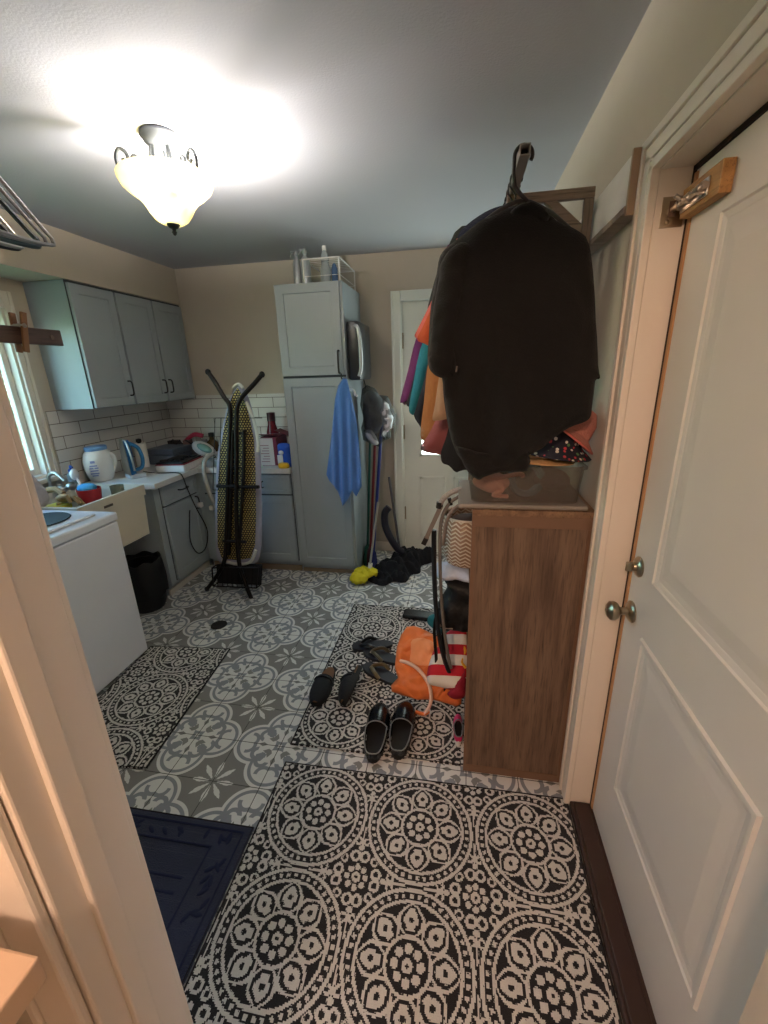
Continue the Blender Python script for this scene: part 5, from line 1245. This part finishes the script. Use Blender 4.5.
# hangers with nothing on them, top left, on a rod held by the front wall
RYD = .88
rd = thing('closet_rod', (-1.6, RYD, 2.16), 'metal rod out at the top left that carries the empty hangers', 'rod')
MB().tube([V((XL + .001, RYD, 2.165)), V((-.985, RYD, 2.165))], .012, 12).build('rod_tube', M['steel'], rd, smooth=True)
MB().tube([V((-.99, RYD, 2.165)), V((-.99, YF + .001, 2.165))], .010, 10).build('support_arm', M['steel'], rd, smooth=True)
hang_specs = [(-1.055, -3, (150, 150, 152), 'grey wire hanger just left of the silver one', .195, .004), (-1.100, 5, (204, 204, 204), 'bright wire hanger crossing the dark teal one', .190, .004), (-1.030, 1, (178, 178, 180), 'silver wire hanger with the tip furthest right of the empty hangers', .205, .0045), (-1.085, -2, (60, 78, 84), 'dark teal plastic hanger second from the right', .205, .006),
              (-1.115, 2, (186, 184, 186), 'pale grey wire hanger in the middle of the empty ones', .200, .0045), (-1.150, -3, (40, 42, 46), 'black velvet hanger behind the pale grey one', .205, .006), (-1.185, 4, (180, 164, 160), 'dull pinkish hanger furthest left of the empty ones', .20, .005)]
for k, (hx_, yaw_, c_, l_, hf_, r_) in enumerate(hang_specs):
    mb = hanger_mesh((hx_, RYD, 2.163 + .014), hf_, 0, pi / 2 + radians(yaw_), r=r_, drop=.117)
    o = mb.build('clothes_hanger', mat('hanger_finish', c_, .3, .6 if k in (0, 1, 2, 4) else .1), smooth=True)
    tag(o, l_, 'hanger', 'empty hangers at the top left')
# wooden bar with a clothes peg
wbar = MB().obox((-.985, .678, 1.724), (.012, .61, .036), Matrix.Rotation(radians(-1), 3, 'Z'), .002).build('wooden_bar', wood_mat('dark_walnut_strip', (70, 52, 48), (96, 72, 64), 'y'))
tag(wbar, 'flat dark wooden bar with screw hole reaching in from the left door frame', 'bar')
MB().lathe([(.001, 0), (.005, 0), (.005, .002), (.001, .002)], (-.975, 0.955, 1.724), 12, Matrix.Rotation(pi / 2, 3, 'Y')).build('screw', M['brown'], wbar)
pg = thing('clothes_peg', (-.975, .885, 1.69), 'wooden spring clothes peg clipped upright on the dark wooden bar', 'clothes peg')
pw = mat('peg_wood', (142, 100, 66), .6, var=.2)
rg = Matrix.Rotation(radians(-8), 3, 'X')
for sgn in (-1, 1):
    MB().obox((-.983 + sgn * .012, .885, 1.730), (.006, .013, .085), rg @ Matrix.Rotation(radians(4 * sgn), 3, 'Y'), .001).build('peg_half', pw, pg)
MB().tube([(-.998, .885, 1.744), (-.966, .885, 1.744)], .005, 10).build('spring', M['steel'], pg, smooth=True)

# ================================================================== BAGS AND SHOES ON THE RUG
RH = .0085
n45 = V((0, -.62, .78)).normalized(); P45 = V((-.1, 1.70, RH + .02)); B45 = V((0, .78, .62)).normalized()
def p45(pts, off=0):
    out = []
    for a, b_ in pts:
        p = at_plane(a, b_, P45 + n45 * off, n45) - (P45 + n45 * off); out.append((p.x, p.dot(B45)))
    return out
og = thing('orange_tote_bag', (-.2, 1.85, RH), 'orange fabric tote bag slumped on the rug against the bookcase', 'bag')
om = mat('orange_ripstop', (228, 124, 62), .6, bump=.35, bscale=30, var=.08)
bo_ = [(407, 627), (414, 626), (432, 634), (446, 641), (458, 650), (464, 680), (461, 705), (456, 707), (447, 704), (432, 699), (418, 700), (400, 695), (392, 692), (391, 686), (398, 678), (395, 668), (397, 648), (401, 636)]
def ofold(a, b_): return .028 * nz(a, b_, 2, 11) + .034 * abs(nz(a, b_, 5, 19)) 
mb = inflate(p45(bo_), P45, (1, 0, 0), B45, n45, .040, .010, ofold, smoothk=1, edge=.05, back=.5)
for v in mb.b.verts: v.co.z = max(v.co.z, RH + .002 + .0)
mb.build('bag_body', om, og, smooth=60)
ip_ = p45([(413, 640), (430, 641), (440, 650), (438, 664), (412, 664), (411, 652)], .05)
inflate(ip_, P45 + n45 * .052, (1, 0, 0), B45, n45, .010, .012, ofold, smoothk=3, edge=.015).build('pale_pocket', mat('pale_orange', (238, 158, 106), .6), og, smooth=60)
MB().tube(spline([at_plane(a, b_, P45 + n45 * o_, n45) for a, b_, o_ in ((401, 661, .05), (408, 663, .075), (418, 669, .085), (426, 679, .08), (430, 688, .07), (431, 700, .055), (428, 709, .03), (424, 714, .02))], 6), .009, 8, flat=1.5).build('handle', mat('pale_peach_strap', (232, 196, 176), .6), og, smooth=True)
MB().tube(spline([at_plane(a, b_, P45 + n45 * o_, n45) for a, b_, o_ in ((436, 697, .05), (440, 690, .07), (446, 684, .08), (449, 690, .075), (452, 700, .05))], 6), .008, 8, flat=1.5).build('handle', om, og, smooth=True)
MB().tube(spline([at_plane(a, b_, P45 + n45 * o_, n45) for a, b_, o_ in ((416, 712, .012), (424, 714, .02), (429, 711, .02))], 6), .009, 8, flat=1.5).build('strap_end', om, og, smooth=True)
# red and white striped bag leaning on it
Ps = P45 + n45 * .13
sb_ = thing('striped_beach_bag', (-.03, 1.80, RH), 'red and white striped bag resting on the orange tote beside the bookcase', 'bag')
so = [(465, 621), (455, 627), (443, 636), (441, 645), (434, 650), (431, 658), (428, 668), (427, 677), (429, 684), (440, 687), (452, 691), (458, 696), (464, 694), (470, 660), (470, 630)]
def p45b(pts, P): 
    out = []
    for a, b_ in pts:
        p = at_plane(a, b_, P, n45) - P; out.append((p.x, p.dot(B45)))
    return out
def stripes2():
    mt, nt, b = base_mat('red_white_wide_stripes'); x, y, z = coords(nt)
    h = z * .62 + y * .78 - x * .04
    k = h / .100 + .35; f = (k - xfloor(k)) < .5
    o = mixc(nt, col(nt, (226, 220, 212)), col(nt, (190, 26, 44)), f)
    nt.links.new(o, b.inputs['Base Color']); b.inputs['Roughness'].default_value = .85
    n = noise_n(nt, 260, 2); bumpn(nt, b, n, .4, .003); return mt
inflate(p45b(so, Ps), Ps, (1, 0, 0), B45, n45, .040, .012, lambda a, b_: .010 * nz(a, b_, 4, 18), smoothk=3, edge=.05, back=.7).build('bag_body', stripes2(), sb_, smooth=60)
mp_ = [(457, 678), (466, 668), (467, 690), (463, 698), (454, 699), (447, 694), (452, 688)]
inflate(p45b(mp_, Ps), Ps, (1, 0, 0), B45, n45, .046, .012, lambda a, b_: .012 * nz(a, b_, 9, 25), smoothk=3, edge=.04, back=.7).build('crimson_base', mat('crimson_cloth', (146, 22, 44), .8, bump=.3), sb_, smooth=60)
MB().tube(spline([at_plane(a, b_, Ps + n45 * .03, n45) for a, b_ in ((464, 628), (463, 640), (465, 652), (462, 662), (466, 668))], 6), .006, 8, flat=1.4).build('yellow_cord', mat('golden_cord', (232, 172, 50), .6), sb_, smooth=True)

# shoes -------------------------------------------------------------
def sole_outline(L, w, k=28, waist=.12):
    pts = []
    for i in range(k):
        a = 2 * pi * i / k; y = -cos(a) * L / 2; t = (y + L / 2) / L
        ww = w / 2 * (1 + .10 * sin((t - .45) * pi * 1.3)) * (1 - waist * math.exp(-((t - .38) / .14) ** 2))
        pts.append((sin(a) * ww * (abs(sin(a)) ** -.25 if abs(sin(a)) > .02 else 1), y))
    return pts
def place(mb, loc, yaw, roll=0, pitch=0):
    R3 = Matrix.Rotation(yaw, 3, 'Z') @ Matrix.Rotation(pitch, 3, 'X') @ Matrix.Rotation(roll, 3, 'Y')
    for v in mb.b.verts: v.co = R3 @ v.co + V(loc)
    return mb
def clog(loc, yaw, label, name='clog', open_back=False, roll=0, pitch=0, group=None, footbed=(24, 22, 22), L=.285, W_=.104, up=M['leather'], solem=M['rubber'], soleh=.028, lift=0):
    t = thing(name, V(loc), label, 'shoe', group)
    so_ = sole_outline(L, W_)
    mb = MB(); f = lambda s, z: [V((x * s, y * (1 - (1 - s) * .4), z)) for x, y in so_]
    mb.loft([f(.93, 0), f(1.0, .006), f(.99, soleh), f(.96, soleh + .003)])
    place(mb, loc, yaw, roll, pitch).build('sole', solem, t, smooth=50)
    # footbed
    mb = MB(); mb.loft([f(.90, soleh + .0035), f(.88, soleh + .008), f(.80, soleh + .006)])
    place(mb, loc, yaw, roll, pitch).build('footbed', mat('insole', footbed, .8), t, smooth=50)
    # upper: arches along the length
    rings_o, rings_i = [], []
    n = 16; t0 = .40 if open_back else .0
    def hh(tt):       # height of upper
        if open_back: return .052 * (1 - ((tt - .55) / .52) ** 2) + .004
        return .060 * max(.0, 1 - abs((tt - .55) / .50) ** 2.6) + .010
    def hw(tt): 
        y = (tt - .5) * L
        return W_ / 2 * sqrt(max(0, 1 - abs(2 * (tt - .5)) ** 3.2)) * (1 + .08 * sin((tt - .45) * 4))
    K = 12
    for s_, rings in ((1.0, rings_o), (.90, rings_i)):
        for i in range(n + 1):
            tt = (t0 if open_back else .47) + ((.985 - (t0 if open_back else .47)) * i / n)
            y = (tt - .5) * L
            rings.append([V((cos(pi * j / K) * hw(tt) * 1.02 * s_, y * (1 if s_ == 1 else .985), soleh - .004 + (sin(pi * j / K) ** .8) * hh(tt) * s_)) for j in range(K + 1)])
    mb = MB(); vo_ = [[mb.b.verts.new(p) for p in r] for r in rings_o]; vi_ = [[mb.b.verts.new(p) for p in r] for r in rings_i]
    for g in (vo_, vi_):
        for a, b_ in zip(g, g[1:]):
            for j in range(K): mb.b.faces.new((a[j], a[j + 1], b_[j + 1], b_[j]))
    for j in range(K): mb.b.faces.new((vo_[0][j], vi_[0][j], vi_[0][j + 1], vo_[0][j + 1])); mb.b.faces.new((vo_[-1][j], vo_[-1][j + 1], vi_[-1][j + 1], vi_[-1][j]))
    place(mb, loc, yaw, roll, pitch).build('upper', up, t, smooth=60)
    if not open_back:
        # heel counter: a wall round the back with a low rim
        mb = MB(); pr = []
        for i in range(19):
            a = pi * i / 18; tt = .5 - .5 * sin(a) ** .9 * .99
            x = cos(a); 
            y = -L / 2 * sin(a) * .985 + .0; yy = (y - .012 * cos(a) ** 2)
            xx = W_ / 2 * x * .98 if abs(x) > .99 else W_ / 2 * (abs(x) ** .6) * (1 if x > 0 else -1) * .97
            pr.append((xx, yy, .050 - .004 * sin(a) + .010 * abs(x) ** 3))
        ro = [[V((x, y, soleh - .003)), V((x * 1.02, y * 1.01, soleh + (h_ - soleh) * .6 + .012)), V((x * .98, y * .99, h_ + .006)), V((x * .92, y * .96, h_ + .004)), V((x * .90, y * .94, soleh))] for x, y, h_ in pr]
        mb.loft(ro); place(mb, loc, yaw, roll, pitch).build('heel_counter', up, t, smooth=60)
        mb = MB().tube([V((x * .96, y * .975, h_ + .007)) for x, y, h_ in pr] , .0028, 6)
        tf = rings_o[0]; mb.tube([p + V((0, -.001, .001)) for p in tf[1:-1]], .0028, 6)
        place(mb, loc, yaw, roll, pitch).build('topline_piping', mat('grey_piping', (118, 120, 122), .4), t, smooth=True)
    else:
        tf = rings_o[2]
        mb = MB().tube([p + V((0, 0, .002)) for p in tf[1:-1]], .009, 6, flat=.35)
        mb.box(.028, .046, tf[0].y - .012, tf[0].y + .012, soleh + .028, soleh + .036, bev=.002)
        place(mb, loc, yaw, roll, pitch).build('strap_buckle', mat('dark_buckle', (40, 40, 42), .3, .5), t, smooth=50)
    return t
clog((-.345, 1.530, RH), radians(3), 'left black leather clog of the pair in front, heel towards the camera', L=.315, group='pair of black leather clogs')
clog((-.230, 1.560, RH), radians(-1), 'right black leather clog of the pair in front, beside the orange tote', L=.31, group='pair of black leather clogs')
clog((-.690, 1.80, RH), radians(179), 'black slip on clog with tan insole lying half off the rug edge', open_back=True, footbed=(112, 78, 52), up=mat('black_suede', (22, 22, 26), .8, bump=.3), L=.285, W_=.10, soleh=.022)
clog((-.515, 1.79, RH + .045), radians(177), 'black slip on clog lying tipped on its side showing the tan insole', open_back=True, footbed=(112, 78, 52), up=mat('black_suede_two', (22, 22, 26), .8, bump=.3), roll=radians(62), L=.285, W_=.10, soleh=.022)
def flip(loc, yaw, label, strapc, cat='sandal'):
    t = thing('flip_flop', V(loc), label, cat, 'black flip flops on the rug')
    so_ = sole_outline(.25, .098, waist=.16); mb = MB(); f = lambda s, z: [V((x * s, y, z)) for x, y in so_]
    mb.loft([f(.97, 0), f(1, .004), f(1, .016), f(.97, .019)]); place(mb, loc, yaw).build('sole', mat('grey_black_foam', (38, 38, 46), .55), t, smooth=50)
    sm_ = mat('strap_gloss', strapc, .35)
    for sg in (-1, 1):
        mb = MB().tube(spline([V((0, .072, .018)), V((sg * .015, .055, .034)), V((sg * .040, .015, .040)), V((sg * .046, -.025, .018))], 6), .008, 8, flat=1.5); place(mb, loc, yaw).build('strap', sm_, t, smooth=True)
    return t
flip((-.50, 2.19, RH), radians(104), 'flip flop furthest back of the three by the orange bag', (30, 30, 32))
flip((-.42, 2.09, RH), radians(72), 'middle flip flop of the three by the orange bag', (86, 78, 60))
flip((-.40, 1.94, RH), radians(60), 'nearest flip flop of the three by the orange bag with a tan strap edge', (104, 90, 62))
# shoes behind the bags
o = place(MB().box(-.05, .05, -.12, .12, 0, .028, bev=.01), (-.235, 2.56, RH), radians(84)).build('black_slide', M['leather']); lbl(o, 'flat black slide sandal behind the orange tote', 'sandal')
clog((-.10, 2.42, RH), radians(40), 'teal trainer behind the striped bag', name='trainer', up=mat('teal_mesh', (30, 106, 110), .7), solem=M['white'], L=.22, W_=.085)
clog((-.06, 2.20, RH), radians(70), 'hot pink child shoe between the striped bag and the teal trainer', name='child_shoe', up=mat('hot_pink', (222, 84, 142), .6), solem=M['white'], L=.17, W_=.07)
clog((.026, 1.585, RH), radians(2), 'magenta shoe with white edge peeking out from the bookcase front', name='child_shoe', up=mat('magenta', (196, 44, 104), .6), solem=M['white'], L=.13, W_=.042)

# ================================================================== LIGHT
W = bpy.data.worlds.new('world'); S.world = W; W.use_nodes = True
bgn = W.node_tree.nodes['Background']; 
sky = W.node_tree.nodes.new('ShaderNodeTexSky'); sky.sky_type = 'NISHITA'; sky.sun_disc = False; sky.sun_elevation = radians(40); sky.sun_rotation = radians(120)
W.node_tree.links.new(sky.outputs[0], bgn.inputs['Color']); bgn.inputs['Strength'].default_value = 1.5
# daylight portal through the sink window
pt = bpy.data.lights.new('window_daylight', 'AREA'); pt.shape = 'RECTANGLE'; pt.size = WY1 - WY0 - .1; pt.size_y = WZ1 - WZ0 - .1; pt.energy = 28; pt.color = (.92, .98, 1.0)
po = bpy.data.objects.new('window_daylight', pt); COL.objects.link(po); po.location = (XL - .16, (WY0 + WY1) / 2, (WZ0 + WZ1) / 2); po.rotation_euler = (pi / 2, 0, -pi / 2); pt.cycles.is_portal = True
# hallway ceiling lamp behind the photographer
plight('hallway_lamp', (-.38, -.95, 2.30), 36, (1.0, .64, .43), .10)

S.view_settings.view_transform = 'Standard'; S.view_settings.look = 'None'; S.view_settings.gamma = 1; S.view_settings.use_curve_mapping = False
S.view_settings.exposure = 1.3
